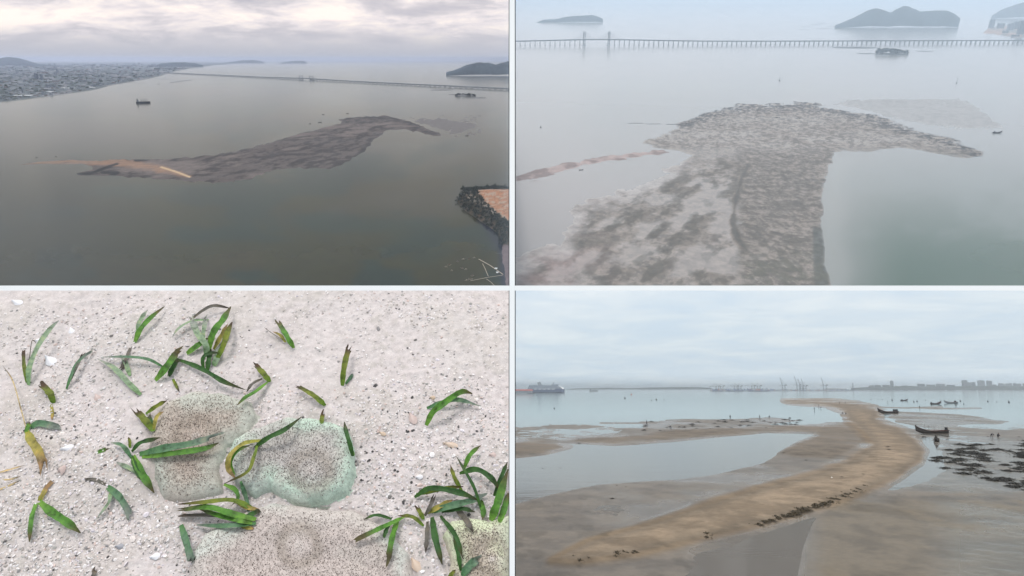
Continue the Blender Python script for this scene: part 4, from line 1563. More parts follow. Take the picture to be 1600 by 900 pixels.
# ---- seagrass
def blade_mat(name, root, mid, tip, trans=.25):
    m, nt, out = new_mat(name)
    a = nt.nodes.new('ShaderNodeUVMap')
    sp = nt.nodes.new('ShaderNodeSeparateXYZ')
    nt.links.new(a.outputs[0], sp.inputs[0])
    n = noise_node(nt, 1.6, 5, .6)
    along = math_node(nt, 'ADD', sp.outputs[0], math_node(nt, 'MULTIPLY_ADD', n, .36, -.18))
    c = ramp(nt, along, [(0.0, root), (0.40, mid), (0.66, mid), (0.93, tip)])
    st = math_node(nt, 'SINE', math_node(nt, 'MULTIPLY', sp.outputs[1], 44.0))
    sv = math_node(nt, 'MULTIPLY_ADD', st, .10, .95)
    cv = nt.nodes.new('ShaderNodeCombineXYZ')
    for k_ in range(3):
        nt.links.new(sv, cv.inputs[k_])
    c = mixc(nt, 1.0, c, cv.outputs[0], 'MULTIPLY')
    blotch = ramp(nt, noise_node(nt, 3.2, 4, .6), [(.30, (.40, .38, .30)), (.50, (.95, .95, .9)), (.72, (1.5, 1.3, 1.0))])
    c = mixc(nt, 1.0, c, blotch, 'MULTIPLY')
    b = nt.nodes.new('ShaderNodeBsdfPrincipled')
    nt.links.new(c, b.inputs['Base Color'])
    b.inputs['Roughness'].default_value = .55
    b.inputs['Specular IOR Level'].default_value = .3
    tr = nt.nodes.new('ShaderNodeBsdfTranslucent')
    nt.links.new(c, tr.inputs[0])
    mx = nt.nodes.new('ShaderNodeMixShader')
    mx.inputs[0].default_value = trans
    nt.links.new(b.outputs[0], mx.inputs[1])
    nt.links.new(tr.outputs[0], mx.inputs[2])
    nt.links.new(mx.outputs[0], out.inputs[0])
    return m


BM = {'G': blade_mat('blade_green', (.16, .33, .05), (.085, .235, .032), (.085, .075, .03)),
      'D': blade_mat('blade_dark', (.045, .12, .022), (.032, .105, .022), (.05, .05, .02)),
      'O': blade_mat('blade_olive', (.14, .26, .03), (.15, .19, .022), (.06, .034, .016)),
      'P': blade_mat('blade_water_veiled', (.22, .38, .18), (.25, .35, .24), (.28, .31, .29)),  # pale veil of cloudy water painted into the blade colour
      'B': blade_mat('blade_dead', (.12, .11, .08), (.14, .13, .12), (.07, .055, .045)),
      'Y': blade_mat('blade_yellow', (.28, .30, .05), (.36, .31, .08), (.28, .18, .09)),
      'T': blade_mat('blade_teal', (.07, .20, .07), (.11, .22, .13), (.17, .21, .19)),
      'S': blade_mat('straw', (.52, .42, .24), (.55, .44, .26), (.12, .09, .06))}


def spline(pts, n):
    pts = [np.array(p, float) for p in pts]
    if len(pts) == 2:
        pts = [pts[0], (pts[0] + pts[1]) / 2, pts[1]]
    P_ = [2 * pts[0] - pts[1]] + pts + [2 * pts[-1] - pts[-2]]
    out = []
    segs = len(pts) - 1
    for i in range(n + 1):
        f_ = i / n * segs
        k_ = min(int(f_), segs - 1)
        t_ = f_ - k_
        a, b_, c_, d = P_[k_:k_ + 4]
        out.append(.5 * (2 * b_ + (c_ - a) * t_ + (2 * a - 5 * b_ + 4 * c_ - d) * t_ ** 2 + (3 * b_ - a - 3 * c_ + d) * t_ ** 3))
    return out


def blade(t, base, pts, w, key, lift, rr_, cut):
    n = 14
    sp_ = spline(pts, n)
    L_ = sum(math.dist(sp_[i], sp_[i + 1]) for i in range(n))
    mesh_v, faces, uvs = [], [], []
    tw = rr_.uniform(-.5, .5)
    z0 = .03
    hmax = lift * L_ * BL.mpp(pts[0][1])
    prev = None
    m = BL.mpp(pts[0][1])
    for i, (u, v) in enumerate(sp_):
        f_ = i / n
        z = bl_gz(u, v) + z0 + hmax * math.sin(math.pi * min(1, f_ * .82 + .02)) ** .9
        # keep the point on the line of sight to (u, v): raised points move towards the viewer along their own height
        k_ = 1 - z / BL.h
        x, y = BL.xy(u, v)
        p = Vector((x * k_, y * k_, z))
        a = sp_[max(0, i - 1)]
        b_ = sp_[min(n, i + 1)]
        d = np.array(b_) - np.array(a)
        d = d / (np.linalg.norm(d) + 1e-9)
        side = Vector((d[1], d[0], 0))
        side.normalize()
        wd__ = w * (.38 + .03 * math.sin(i * 1.1 + w) + .03 * rr_.uniform(-1, 1)) * m * (min(1, .55 + f_ * 2.2) if key != 'S' else 1) * (1 if f_ < .75 or cut else (1 - (f_ - .75) / .25 * .85))
        tilt = tw * (f_ - .3) + .25
        up = Vector((0, 0, 1))
        for j, s in enumerate((-1, -.5, 0, .5, 1)):
            off = side * (s * wd__ * math.cos(tilt)) + up * (s * wd__ * math.sin(tilt) + abs(s) * wd__ * .30)
            q = p + off
            if i == n and cut:
                q = q + Vector((d[0], -d[1], 0)) * m * w * rr_.uniform(-.9, 1.2)
            mesh_v.append(tuple(q - base))
            uvs.append((f_, j / 4))
    for i in range(n):
        for j in range(4):
            a = i * 5 + j
            faces.append((a, a + 1, a + 6, a + 5))
    me = bpy.data.meshes.new('blade')
    me.from_pydata(mesh_v, [], faces)
    uv = me.uv_layers.new(name='uv')
    li = np.zeros(len(me.loops), np.int32)
    me.loops.foreach_get('vertex_index', li)
    uv.data.foreach_set('uv', np.array(uvs, np.float32)[li].ravel())
    me.polygons.foreach_set('use_smooth', [True] * len(faces))
    me.materials.append(BM[key])
    o = bpy.data.objects.new('blade', me)
    C.objects.link(o)
    o.parent = t
    return o


def bl_gz(u, v):
    """height of the bed, anemones included, under a point"""
    z = 0.0
    U_, V_ = np.array([[float(u)]]), np.array([[float(v)]])
    for k_, (_, poly, _, _, hp) in enumerate(ANEM):
        sd = sdf(U_, V_, poly)[0, 0]
        if sd > 0:
            kk = min(1, sd / 16)
            z = max(z, (hp * .03) * math.sqrt(1 - (1 - kk) ** 2))
    return z


TUFTS = [
    ('leftmost pale submerged tuft beside the big white shell', [([(45, 602), (46, 576), (60, 541), (80, 513), (92, 501)], 11, 'P', .2, 0), ([(42, 598), (38, 572), (37, 549)], 7, 'O', .3, 1), ([(41, 585), (46, 560), (50, 533), (57, 536)], 2, 'B', .3, 0)]),
    ('small submerged sprig with split grey tip', [([(104, 608), (112, 586), (122, 566), (138, 552)], 7, 'T', .2, 1), ([(107, 600), (119, 576), (130, 553)], 6, 'B', .25, 1)]),
    ('pale two-bladed tuft near the top left', [([(210, 537), (220, 515), (236, 497), (257, 479)], 11, 'G', .2, 0), ([(214, 522), (219, 502), (231, 484)], 9, 'P', .25, 0), ([(206, 538), (199, 556), (190, 577)], 8, 'B', .1, 1), ([(203, 587), (198, 571), (192, 558)], 9, 'P', .12, 1)]),
    ('diagonal pale blade crossing a flat bluish one', [([(220, 617), (200, 598), (178, 575), (153, 561)], 12, 'P', .12, 0), ([(254, 573), (232, 562), (203, 558), (158, 558)], 8, 'T', .15, 0)]),
    ('short folded bright green tuft left of the large upper clump', [([(243, 595), (256, 580), (267, 565), (278, 550)], 15, 'G', .3, 1), ([(264, 588), (271, 574), (279, 561)], 11, 'D', .3, 1), ([(270, 592), (274, 600), (280, 612)], 6, 'O', .1, 0)]),
    ('long dark blade arching right beneath the large upper clump', [([(275, 561), (300, 570), (325, 582), (350, 597), (383, 609)], 9, 'D', .12, 0)]),
    ('large upper clump of many upright blades', [([(322, 558), (322, 540), (308, 520), (301, 500)], 13, 'P', .3, 1), ([(326, 548), (334, 520), (349, 500), (361, 479)], 14, 'G', .35, 0), ([(334, 546), (346, 525), (356, 506)], 9, 'Y', .3, 0), ([(338, 565), (349, 541), (356, 520), (363, 503)], 12, 'O', .35, 0),
                                                  ([(292, 553), (310, 540), (326, 528)], 13, 'G', .2, 0), ([(334, 572), (339, 560), (342, 545)], 13, 'P', .25, 1), ([(326, 500), (300, 502), (280, 513), (269, 527)], 9, 'P', .15, 0), ([(298, 500), (318, 485), (335, 478), (361, 482)], 7, 'B', .2, 0),
                                                  ([(318, 578), (317, 562), (325, 553), (347, 551)], 8, 'D', .3, 0), ([(324, 580), (327, 560), (330, 545)], 10, 'D', .3, 0), ([(316, 540), (318, 520), (322, 498)], 9, 'P', .35, 1)]),
    ('small tuft with a dark notched tip right of the brown anemone top', [([(422, 597), (410, 582), (400, 571)], 12, 'O', .35, 1), ([(420, 596), (400, 612), (383, 622), (371, 633)], 11, 'G', .2, 0), ([(410, 592), (395, 600), (385, 613)], 9, 'B', .2, 0)]),
    ('short pointed blade alone near the top centre', [([(459, 544), (448, 525), (434, 502)], 11, 'G', .35, 1), ([(446, 535), (438, 524), (426, 518)], 7, 'Y', .25, 0), ([(440, 530), (424, 520), (412, 511)], 1.6, 'B', .2, 0)]),
    ('single upright blade with flared grey tip at centre right', [([(535, 603), (537, 580), (541, 560), (546, 543)], 12, 'O', .4, 1), ([(540, 600), (548, 590), (552, 584)], 7, 'T', .05, 0)]),
    ('single slanting olive blade with split tip', [([(508, 634), (495, 622), (480, 612), (463, 603)], 12, 'O', .3, 1)]),
    ('tiny olive stub below the slanting olive blade', [([(503, 663), (503, 655), (505, 646)], 9, 'O', .4, 1)]),
    ('narrow dark blade at the right rim of the green-rimmed anemone', [([(551, 713), (547, 695), (541, 675), (538, 659)], 9, 'D', .35, 0), ([(553, 712), (548, 700), (545, 690)], 7, 'G', .3, 0)]),
    ('yellow-tipped forked tuft alone at right', [([(666, 665), (676, 645), (692, 632), (720, 613), (738, 615)], 13, 'G', .3, 0), ([(690, 634), (708, 620), (726, 611)], 9, 'O', .4, 0), ([(667, 638), (690, 630), (715, 625), (752, 635)], 10, 'T', .12, 0)]),
    ('stubby dark-brown tipped blade at far left', [([(84, 630), (78, 614), (65, 601)], 13, 'O', .4, 1), ([(80, 632), (82, 645), (81, 656)], 7, 'Y', .05, 0)]),
    ('yellowing bent blade on a long straw at far left', [([(42, 673), (50, 690), (60, 705), (69, 727)], 17, 'Y', .2, 1), ([(40, 678), (44, 668), (47, 660)], 9, 'G', .2, 0), ([(48, 668), (62, 662), (87, 667)], 14, 'T', .1, 1), ([(42, 674), (33, 640), (20, 595), (4, 571)], 2.6, 'S', .15, 0)]),
    ('three dry straws poking in from the left edge', [([(-8, 740), (18, 733), (38, 727)], 3.0, 'S', .1, 0), ([(-8, 750), (15, 749), (33, 744)], 3.0, 'S', .08, 0), ([(-8, 768), (12, 760), (31, 751)], 3.6, 'S', .06, 0)]),
    ('green fan of two wide blades at lower left', [([(60, 782), (80, 800), (104, 816), (126, 833)], 15, 'G', .2, 0), ([(58, 784), (50, 810), (46, 847)], 13, 'G', .18, 0), ([(60, 786), (68, 772), (74, 761)], 11, 'Y', .25, 1), ([(52, 790), (35, 780), (24, 776)], 1.6, 'B', .1, 0)]),
    ('pale submerged fork right of the green fan', [([(167, 760), (186, 776), (202, 801)], 13, 'T', .15, 1), ([(173, 768), (170, 786), (149, 813)], 10, 'P', .15, 0), ([(168, 759), (150, 750), (131, 748)], 7, 'B', .1, 0)]),
    ('torn olive tuft above the left anemone edge', [([(240, 674), (226, 656), (213, 642)], 14, 'O', .35, 1), ([(228, 647), (245, 635), (261, 626)], 9, 'O', .35, 0), ([(240, 672), (245, 652), (256, 643)], 8, 'Y', .3, 0), ([(236, 674), (236, 660), (232, 650)], 9, 'D', .3, 1)]),
    ('dark spreading tuft over the left anemone', [([(208, 712), (222, 740), (241, 770)], 15, 'G', .22, 0), ([(206, 712), (214, 736), (228, 756)], 10, 'D', .25, 0), ([(226, 744), (205, 733), (182, 722)], 9, 'P', .1, 0), ([(206, 716), (192, 697), (173, 691)], 9, 'T', .25, 0), ([(206, 706), (220, 692), (246, 686)], 9, 'D', .3, 1),
                                             ([(218, 710), (258, 701), (298, 694), (335, 683)], 15, 'T', .12, 1), ([(222, 714), (268, 709), (318, 702), (342, 692)], 12, 'G', .10, 0), ([(203, 700), (203, 690), (201, 683)], 6, 'O', .4, 0)]),
    ('twisted looping blades at the left of the green-rimmed anemone', [([(398, 700), (420, 684), (445, 672), (472, 651)], 11, 'D', .25, 0), ([(410, 688), (380, 694), (360, 712), (357, 733), (368, 747)], 12, 'Y', .25, 0), ([(366, 742), (360, 722), (372, 704), (392, 695)], 8, 'G', .3, 0), ([(404, 690), (397, 714), (386, 738), (350, 756)], 8, 'O', .2, 0),
                                                              ([(350, 757), (367, 765), (372, 779), (361, 791)], 9, 'G', .25, 0), ([(376, 752), (382, 770), (387, 788), (389, 806)], 9, 'T', .15, 0)]),
    ('bundle of flattened wide blades on the bottom anemone', [([(404, 800), (365, 782), (320, 785), (277, 788)], 11, 'O', .18, 0), ([(400, 812), (365, 804), (325, 793), (280, 798)], 15, 'G', .2, 1), ([(396, 818), (350, 808), (310, 795)], 12, 'G', .22, 0), ([(392, 818), (340, 806), (278, 806)], 11, 'B', .1, 1),
                                                      ([(400, 818), (350, 822), (306, 820)], 12, 'T', .12, 0), ([(366, 782), (385, 793), (406, 796)], 8, 'Y', .25, 0), ([(372, 812), (390, 806), (405, 798)], 11, 'D', .25, 1), ([(377, 823), (388, 825), (397, 826)], 7, 'Y', .1, 0)]),
    ('single grey-green blade left of the bottom anemone', [([(283, 820), (291, 846), (301, 882)], 14, 'T', .18, 1)]),
    ('largest dark tuft spreading between the lower right anemones', [([(612, 811), (588, 805), (568, 812)], 8, 'D', .2, 0), ([(632, 808), (602, 822), (558, 843)], 11, 'G', .2, 1), ([(622, 810), (613, 840), (607, 872)], 12, 'G', .2, 1), ([(662, 822), (645, 808), (622, 806)], 9, 'O', .3, 0), ([(668, 815), (667, 840), (665, 864)], 9, 'B', .2, 0),
                                                              ([(675, 808), (680, 840), (691, 882)], 13, 'D', .22, 0), ([(688, 806), (712, 838), (723, 872)], 9, 'D', .2, 0), ([(674, 800), (700, 792), (735, 783), (748, 778)], 14, 'T', .2, 1), ([(648, 777), (675, 763), (720, 771), (748, 782)], 11, 'D', .22, 0), ([(650, 773), (688, 765), (724, 760)], 9, 'O', .2, 0),
                                                              ([(722, 768), (710, 746), (704, 727)], 9, 'O', .35, 0), ([(752, 798), (742, 765), (726, 735), (713, 713)], 7, 'D', .3, 0), ([(724, 735), (734, 712), (751, 696)], 9, 'G', .35, 0), ([(718, 740), (745, 734), (768, 748), (782, 768)], 11, 'D', .3, 0), ([(712, 794), (729, 814), (739, 831)], 11, 'B', .15, 0),
                                                              ([(748, 778), (755, 797), (754, 812)], 11, 'G', .2, 0), ([(662, 812), (656, 800), (652, 793)], 10, 'O', .3, 1), ([(668, 802), (690, 790), (708, 781)], 10, 'Y', .25, 0), ([(690, 800), (720, 795), (742, 800)], 9, 'D', .2, 0), ([(600, 840), (604, 828), (612, 814)], 8, 'D', .2, 0),
                                                              ([(664, 806), (672, 792), (678, 776)], 8, 'B', .3, 1)]),
    ('tall bright blades rising at the right edge', [([(767, 814), (778, 785), (794, 733)], 17, 'G', .25, 0), ([(780, 816), (788, 795), (794, 770)], 13, 'G', .25, 0), ([(772, 775), (784, 744), (793, 722)], 9, 'D', .3, 0)]),
    ('broken grey-green blades at the lower right corner', [([(722, 900), (734, 884), (748, 874)], 16, 'T', .15, 1), ([(720, 892), (716, 866), (708, 833)], 9, 'D', .2, 0), ([(700, 905), (706, 897), (712, 890)], 8, 'O', .2, 0)]),
    ('dark stub at the bottom edge left of centre', [([(144, 906), (147, 898), (148, 890)], 9, 'B', .3, 1)]),
    ('loose green scrap left of the dark spreading tuft', [([(150, 708), (158, 705), (167, 702)], 8, 'G', .1, 1)])]
rr = random.Random(23)
for lab, blades in TUFTS:
    b0 = blades[0][0][0]
    basep = BL.at(b0[0], b0[1])
    t = thing('seagrass_tuft', BL, basep, 0, 1.0, lab, 'seagrass', 'seagrass tufts')
    for pts, w, key, lift, cut in blades:
        blade(t, basep, pts, w, key, lift, rr, cut)

# ================================================================== sandbar view (lower right)
M_sea_bar = water_mat('shallow_sea', 1.33, 0.08, (0.82, 0.86, 0.85), 0.25, 0.22, (.35, 1, 1), kmax=.92, dist=.12)


def sea_bar(U, V, X, Y):
    z = np.zeros_like(X)
    n = fbm(X * .01, Y * .004, 201, 5)
    c = np.zeros(U.shape + (3,)) + np.array((0.21, 0.265, 0.27))
    c = blend(c, (.17, .24, .245), sstep(.45, .65, n) * .6)
    c = blend(c, (.11, .10, .09), sstep(640, 690, V))
    return z, rgba(c, z)


rows = np.concatenate([np.array([608.0, 608.4, 608.9, 609.5, 610.3]), np.linspace(611, 660, 60), np.linspace(662, 1000, 90)])
sheet('sea', BR, np.linspace(700, 1800, 160), rows, sea_bar, M_sea_bar)

BAR = [(1226, 625), (1262, 626), (1300, 628), (1340, 632), (1366, 638), (1376, 646), (1371, 655), (1384, 662), (1404, 670), (1430, 686), (1446, 704), (1436, 724), (1402, 748), (1340, 776), (1280, 799),
       (1200, 823), (1100, 846), (1000, 869), (905, 882), (862, 880), (920, 850), (1000, 826), (1100, 790), (1200, 760), (1290, 735), (1338, 715), (1362, 695), (1348, 676), (1326, 657), (1318, 643), (1292, 633), (1230, 627.5)]
POOL_A = [(700, 740), (805, 717), (850, 712), (890, 702), (908, 694.5), (960, 697.5), (1000, 695), (1060, 690.5), (1130, 683), (1200, 677), (1272, 679), (1243, 691), (1217, 706), (1190, 722), (1115, 741), (1060, 748), (1000, 752), (930, 757),
          (860, 773), (805, 787), (700, 810)]
POOL_B = [(1060, 1000), (1072, 905), (1092, 868), (1180, 836), (1292, 794), (1272, 818), (1256, 858), (1246, 905), (1240, 1000)]
MUD1 = [(700, 690), (805, 689), (850, 689), (872, 692), (893, 700.5), (850, 711), (805, 715.5), (700, 735)]
MUD2 = [(882, 689), (905, 684), (950, 680), (1000, 678), (1060, 670), (1120, 668), (1170, 667.5), (1215, 664), (1255, 659), (1330, 655), (1370, 690), (1300, 720), (1240, 716), (1215, 708), (1243, 691), (1272, 679), (1200, 676.5), (1130, 682.5), (1060, 690), (960, 697), (908, 694)]
BEDL = [(1000, 660), (1060, 655), (1130, 656), (1200, 652), (1250, 655), (1255, 660), (1200, 664), (1130, 667), (1060, 668), (1005, 672)]
MUDR = [(1370, 640), (1430, 644), (1480, 645), (1520, 650), (1587, 658), (1560, 664), (1500, 666), (1480, 675), (1440, 670), (1400, 660)]
CHAN = [(1420, 680), (1436, 688), (1452, 706), (1440, 727), (1400, 752), (1360, 771), (1400, 768), (1450, 752), (1475, 735), (1470, 710), (1450, 690)]
M_flat = ground_mat('tidal_flat', 1.3, 0.22, 0.9, 0.24, 0.35, 0.03, spec=0.5)


def flat(U, V, X, Y):
    n = fbm(X * .05, Y * .03, 211, 5, .55)
    f = fbm(X * .5, Y * .3, 213, 4, .6)
    rp = fbm(X * .30 + 2 * n, Y * .30, 215, 5, .65)
    wob = (n - .5) * 2
    base = .0 + .045 * wob + .05 * sstep(730, 780, V)
    seaward = sstep(668, 640, V + 6 * wob)
    z = base - .5 * seaward
    z = z + .05 * (rp - .5)
    dr = sstep(-10, 14, sdf(U, V, MUD1, 2.0)) + sstep(-8, 14, sdf(U, V, MUD2, 2.0) + 5 * wob)
    z = z + .19 * dr
    z = np.maximum(z, -.06 + .14 * sstep(-4, 7, sdf(U, V, BEDL, 2.5) + 8 * wob))
    z = np.maximum(z, -.10 + .135 * sstep(-5, 8, sdf(U, V, MUDR, 3.0) + 8 * wob) + .02 * wob)
    for a in ([(1425, 637), (1460, 638.5), (1530, 638)], [(1375, 636.5), (1420, 637.5), (1470, 636)], [(940, 661), (980, 661), (1030, 661.5)]):
        d = line_d(U, V, a, 3.0)
        z = np.maximum(z, -.10 + .16 * sstep(7, 2, d + 2 * wob))
    front = sstep(735, 775, V + (U - 1000) * .12)
    z = z + .04 * front
    pa = sstep(-5, 12, sdf(U, V, POOL_A, 1.6) + 4 * wob)
    z = z - (.30 * pa)
    pb = sdf(U, V, POOL_B, 1.0) + 7 * wob + 6 * (rp - .5) + 22 * (rp - .5) * sstep(1200, 1120, U)
    z = z - .15 * sstep(-14, 10, pb)
    ch = sdf(U, V, CHAN, 1.3) + 6 * wob
    z = z - .12 * sstep(-10, 10, ch)
    lip = line_d(U, V, [(1296, 795), (1276, 822), (1264, 858), (1258, 905), (1256, 1000)], 1)
    z = z + .02 * sstep(24, 2, lip) * sstep(790, 810, V)
    bar = sdf(U, V, BAR, 1.25) + 3 * wob
    dry = sstep(-3, 26, bar)
    z = z * (1 - dry) + dry * (.34 + .08 * wob + .12 * (f - .5)) + .12 * sstep(-14, -1, bar) * (1 - dry)
    rr = sstep(1380, 1520, U) * sstep(735, 780, V)
    z = z - .02 * rr + .07 * rr * (rp - .5) * 2
    film = sstep(1.2, .3, ((U - 945) / 45) ** 2 + ((V - 800) / 28) ** 2 + wob)
    z = z - .10 * film * (1 - dry)
    c = np.zeros(U.shape + (3,)) + np.array((0.100, 0.084, 0.064))
    c = blend(c, (.125, .100, .074), dr.clip(0, 1) * .7)
    c = blend(c, (.118, .100, .080), sstep(.45, .65, n) * .6)
    c = blend(c, (.105, .084, .055), sstep(1250, 1300, U) * sstep(765, 800, V) * (.55 + .45 * sstep(.35, .6, n)))
    c = blend(c, (.215, .165, .115), sstep(1, 22, bar) * (.75 + .9 * (f - .5)))
    c = blend(c, (.265, .205, .145), sstep(18, 34, bar) * sstep(.45, .6, n) * .6)
    c = blend(c, (.13, .092, .055), sstep(-8, -2, bar) * sstep(8, 1, bar) * .6)
    c = blend(c, (.19, .145, .10), sstep(-16, -2, bar) * .3)
    dk = sstep(.56, .68, f) * sstep(.5, .62, n)
    c = blend(c, (.05, .042, .030), dk * .5)
    c *= (.82 + .36 * sstep(.35, .65, rp))[..., None]
    wet = (1 - sstep(.06, .26, z)) * (1 - .95 * sstep(-4, 8, bar))
    wet = np.clip(wet * (.7 + .5 * sstep(.62, .4, n)), 0, 1)
    wet = wet * (1 - .45 * sstep(1250, 1300, U) * sstep(765, 800, V) * sstep(1520, 1420, U))
    return z, rgba(c, wet)


rows = np.concatenate([np.linspace(622, 700, 160), np.linspace(700.6, 760, 90), np.linspace(761, 1000, 170)])
sheet('tidal_flat', BR, np.concatenate([np.linspace(740, 800, 16), np.linspace(802, 1602, 420), np.linspace(1606, 1760, 40)]), rows, flat, M_flat)

# ---- far shore: port, ships, skyline
hill('hill', BR, [(885, 607.6), (915, 606.6), (950, 605.8), (985, 606.3), (1020, 605.4), (1060, 604.6), (1085, 604.8), (1112, 606)], 608.7, 'faint far ridge along the horizon left of the port', seed=221)
hill('hill', BR, [(1330, 606.5), (1370, 604.5), (1420, 603.4), (1480, 603.8), (1540, 602.6), (1600, 603.2), (1700, 603), (1780, 606)], 610.4, 'low wooded shore below the city skyline', M_forest, seed=222, bump=.25)


def box_thing(name, P, u, v, boxes, label, cat, group=None):
    m = P.mpp(v)
    t = thing(name, P, P.at(u, v), 0, m, label, cat, group)
    for (nm, x0, x1, y0, y1, z0, z1, mat) in boxes:
        MB().box(x0, x1, y0, y1, z0, z1).build(nm, mat, t)
    return t


vq = 611.3
box_thing('quay', BR, 1228, vq, [('deck', -117, 128, 0, 14, .35, 1.0, M_concrete), ('wall', -117, 128, -.25, 0, -.2, .9, M_steel)], 'long low concrete quay of the container port', 'quay')
mc = [plain('container_' + n, c, .7, .15, .01) for n, c in (('blue', (.05, .09, .20)), ('red', (.22, .06, .05)), ('grey', (.25, .26, .28)), ('navy', (.03, .05, .11)))]
r = random.Random(77)
for i in range(46):
    u = 1114 + i * 5.0
    if u > 1342:
        break
    m = BR.mpp(vq)
    t = thing('container_stack', BR, BR.at(u, vq) + Vector((0, 5 * m, 1.0 * m)), 0, m, 'hazy container stack on the long port quay', 'container stack', 'container stacks on the quay')
    tall = 3.4 if u < 1210 else 1.8
    for k in range(3):
        MB().box(-2.2 + k * 1.5, -.85 + k * 1.5, 0, 3, 0, r.uniform(.4, 1) * tall).build('container', mc[r.randrange(4)], t)


def sts_crane(u, hpx, raised, label, mat, dark=False):
    m = BR.mpp(vq)
    t = thing('gantry_crane', BR, BR.at(u, vq) + Vector((0, 1.5 * m, 1.0 * m)), 0, m, label, 'crane', 'port cranes')
    pb = hpx * (.52 if not raised else .42)
    w = 2.1
    for x in (-w, w):
        for y in (0, 3):
            MB().bar((x, y, 0), (x * .9, y, pb), .36, .32, 5).build('leg', mat, t)
    MB().box(-w - .3, w + .3, -.2, .2, pb * .42, pb * .42 + .35).box(-w - .3, w + .3, 2.8, 3.2, pb * .42, pb * .42 + .35).build('portal_beam', mat, t)
    MB().box(-w - 5.5, w + 3.0, .9, 1.3, pb, pb + .55).box(-w - 5.5, w + 3.0, 1.8, 2.2, pb, pb + .55).build('trolley_girder', mat, t)
    MB().box(w + .3, w + 2.8, .8, 2.3, pb + .55, pb + 1.6).build('machinery_house', mat, t)
    q = MB().bar((-w, 1, pb + .5), (-w * .4, 1.5, hpx * .86), .2, .16, 5).bar((w * .9, 1, pb + .5), (-w * .4, 1.5, hpx * .86), .16, .14, 5)
    q.build('apex_frame', mat, t)
    if raised:
        MB().bar((-w, 1.5, pb + .4), (-w - hpx * .16, 1.5, hpx * 1.12), .5, .36, 5).build('boom', mat, t)
        MB().bar((-w * .4, 1.5, hpx * .84), (-w - hpx * .12, 1.5, hpx * .95), .09, n=4).build('stay', mat, t)
    else:
        MB().box(-w - 11, -w - 5.4, 1.0, 2.1, pb + .05, pb + .5).build('boom', mat, t)
        for x in (-10.5, -6.5):
            MB().bar((-w * .4, 1.5, hpx * .84), (-w + x, 1.5, pb + .5), .09, n=4).build('stay', mat, t)
    return t


M_crane = plain('crane_paint', (.045, .06, .08), .6, .1, .01)
M_crane_pale = plain('crane_pale', (.10, .11, .11), .6, .1, .01)
for i, (u, h, ra, lab) in enumerate(((1122, 12, 0, 'leftmost lowered-boom crane of the port'), (1129, 12.5, 0, 'second lowered-boom crane from the left'), (1151, 13, 0, 'lowered-boom crane left of the middle pair'), (1157, 12.5, 0, 'lowered-boom crane, inner one of the second pair'),
                                     (1178, 13.5, 0, 'lowered-boom crane of the third pair, outer one'), (1187, 13.5, 0, 'lowered-boom crane of the third pair, nearest the raised ones'),
                                     (1226, 18.5, 1, 'leftmost raised-boom crane, standing alone'), (1249, 20, 1, 'tallest raised-boom crane, left of the trio'), (1254, 16, 1, 'middle raised-boom crane of the trio'), (1259, 16.5, 1, 'right raised-boom crane of the trio'),
                                     (1290.5, 18.5, 1, 'rightmost raised-boom crane, standing alone'))):
    sts_crane(u, h, ra, lab, M_crane if ra else M_crane_pale)
for i, (u, w, lab) in enumerate(((1121, 16, 'dark container ship at the left end of the quay'), (1148, 26, 'long dark container ship under the second pair of cranes'), (1186, 34, 'longest dark ship along the middle of the quay'))):
    m = BR.mpp(611.7)
    t = thing('container_ship', BR, BR.at(u, 611.7), math.pi, m, lab, 'ship')
    solid_hull(w, 3, 1.5, .25, .1, M_blue, 'hull', t)
    MB().box(-w * .40, -w * .33, -1, 1, 1.4, 5.2).build('bridge_house', M_ship, t)
    for k in range(6):
        x = -w * .28 + k * w * .115
        MB().box(x, x + w * .1, -1.2, 1.2, 1.4, 1.8 + r.uniform(.8, 2.6)).build('container', mc[r.randrange(4)], t)
# small port crane and tower at the right end of the quay
box_thing('dockside_mast', BR, 1334.5, vq, [('mast', -.5, .5, 2, 3, 1, 12.8, M_crane), ('arm', -5, .5, 2.2, 2.8, 6.0, 6.6, M_crane), ('base', -3.5, 2, 1.5, 3.5, 1, 2.4, M_crane)], 'dark mast crane at the right end of the quay', 'crane')
for i, (u, w) in enumerate(((1302, 16), (1319, 14))):
    box_thing('shed', BR, u, vq, [('wall', -w / 2, w / 2, 6, 9, 1, 4.2 - i * .4, M_bldB), ('roof', -w / 2 - .3, w / 2 + .3, 5.6, 9.4, 4.2 - i * .4, 4.9 - i * .4, M_paint)],
              ('long' if i == 0 else 'shorter') + ' pale port shed right of the raised cranes', 'shed')

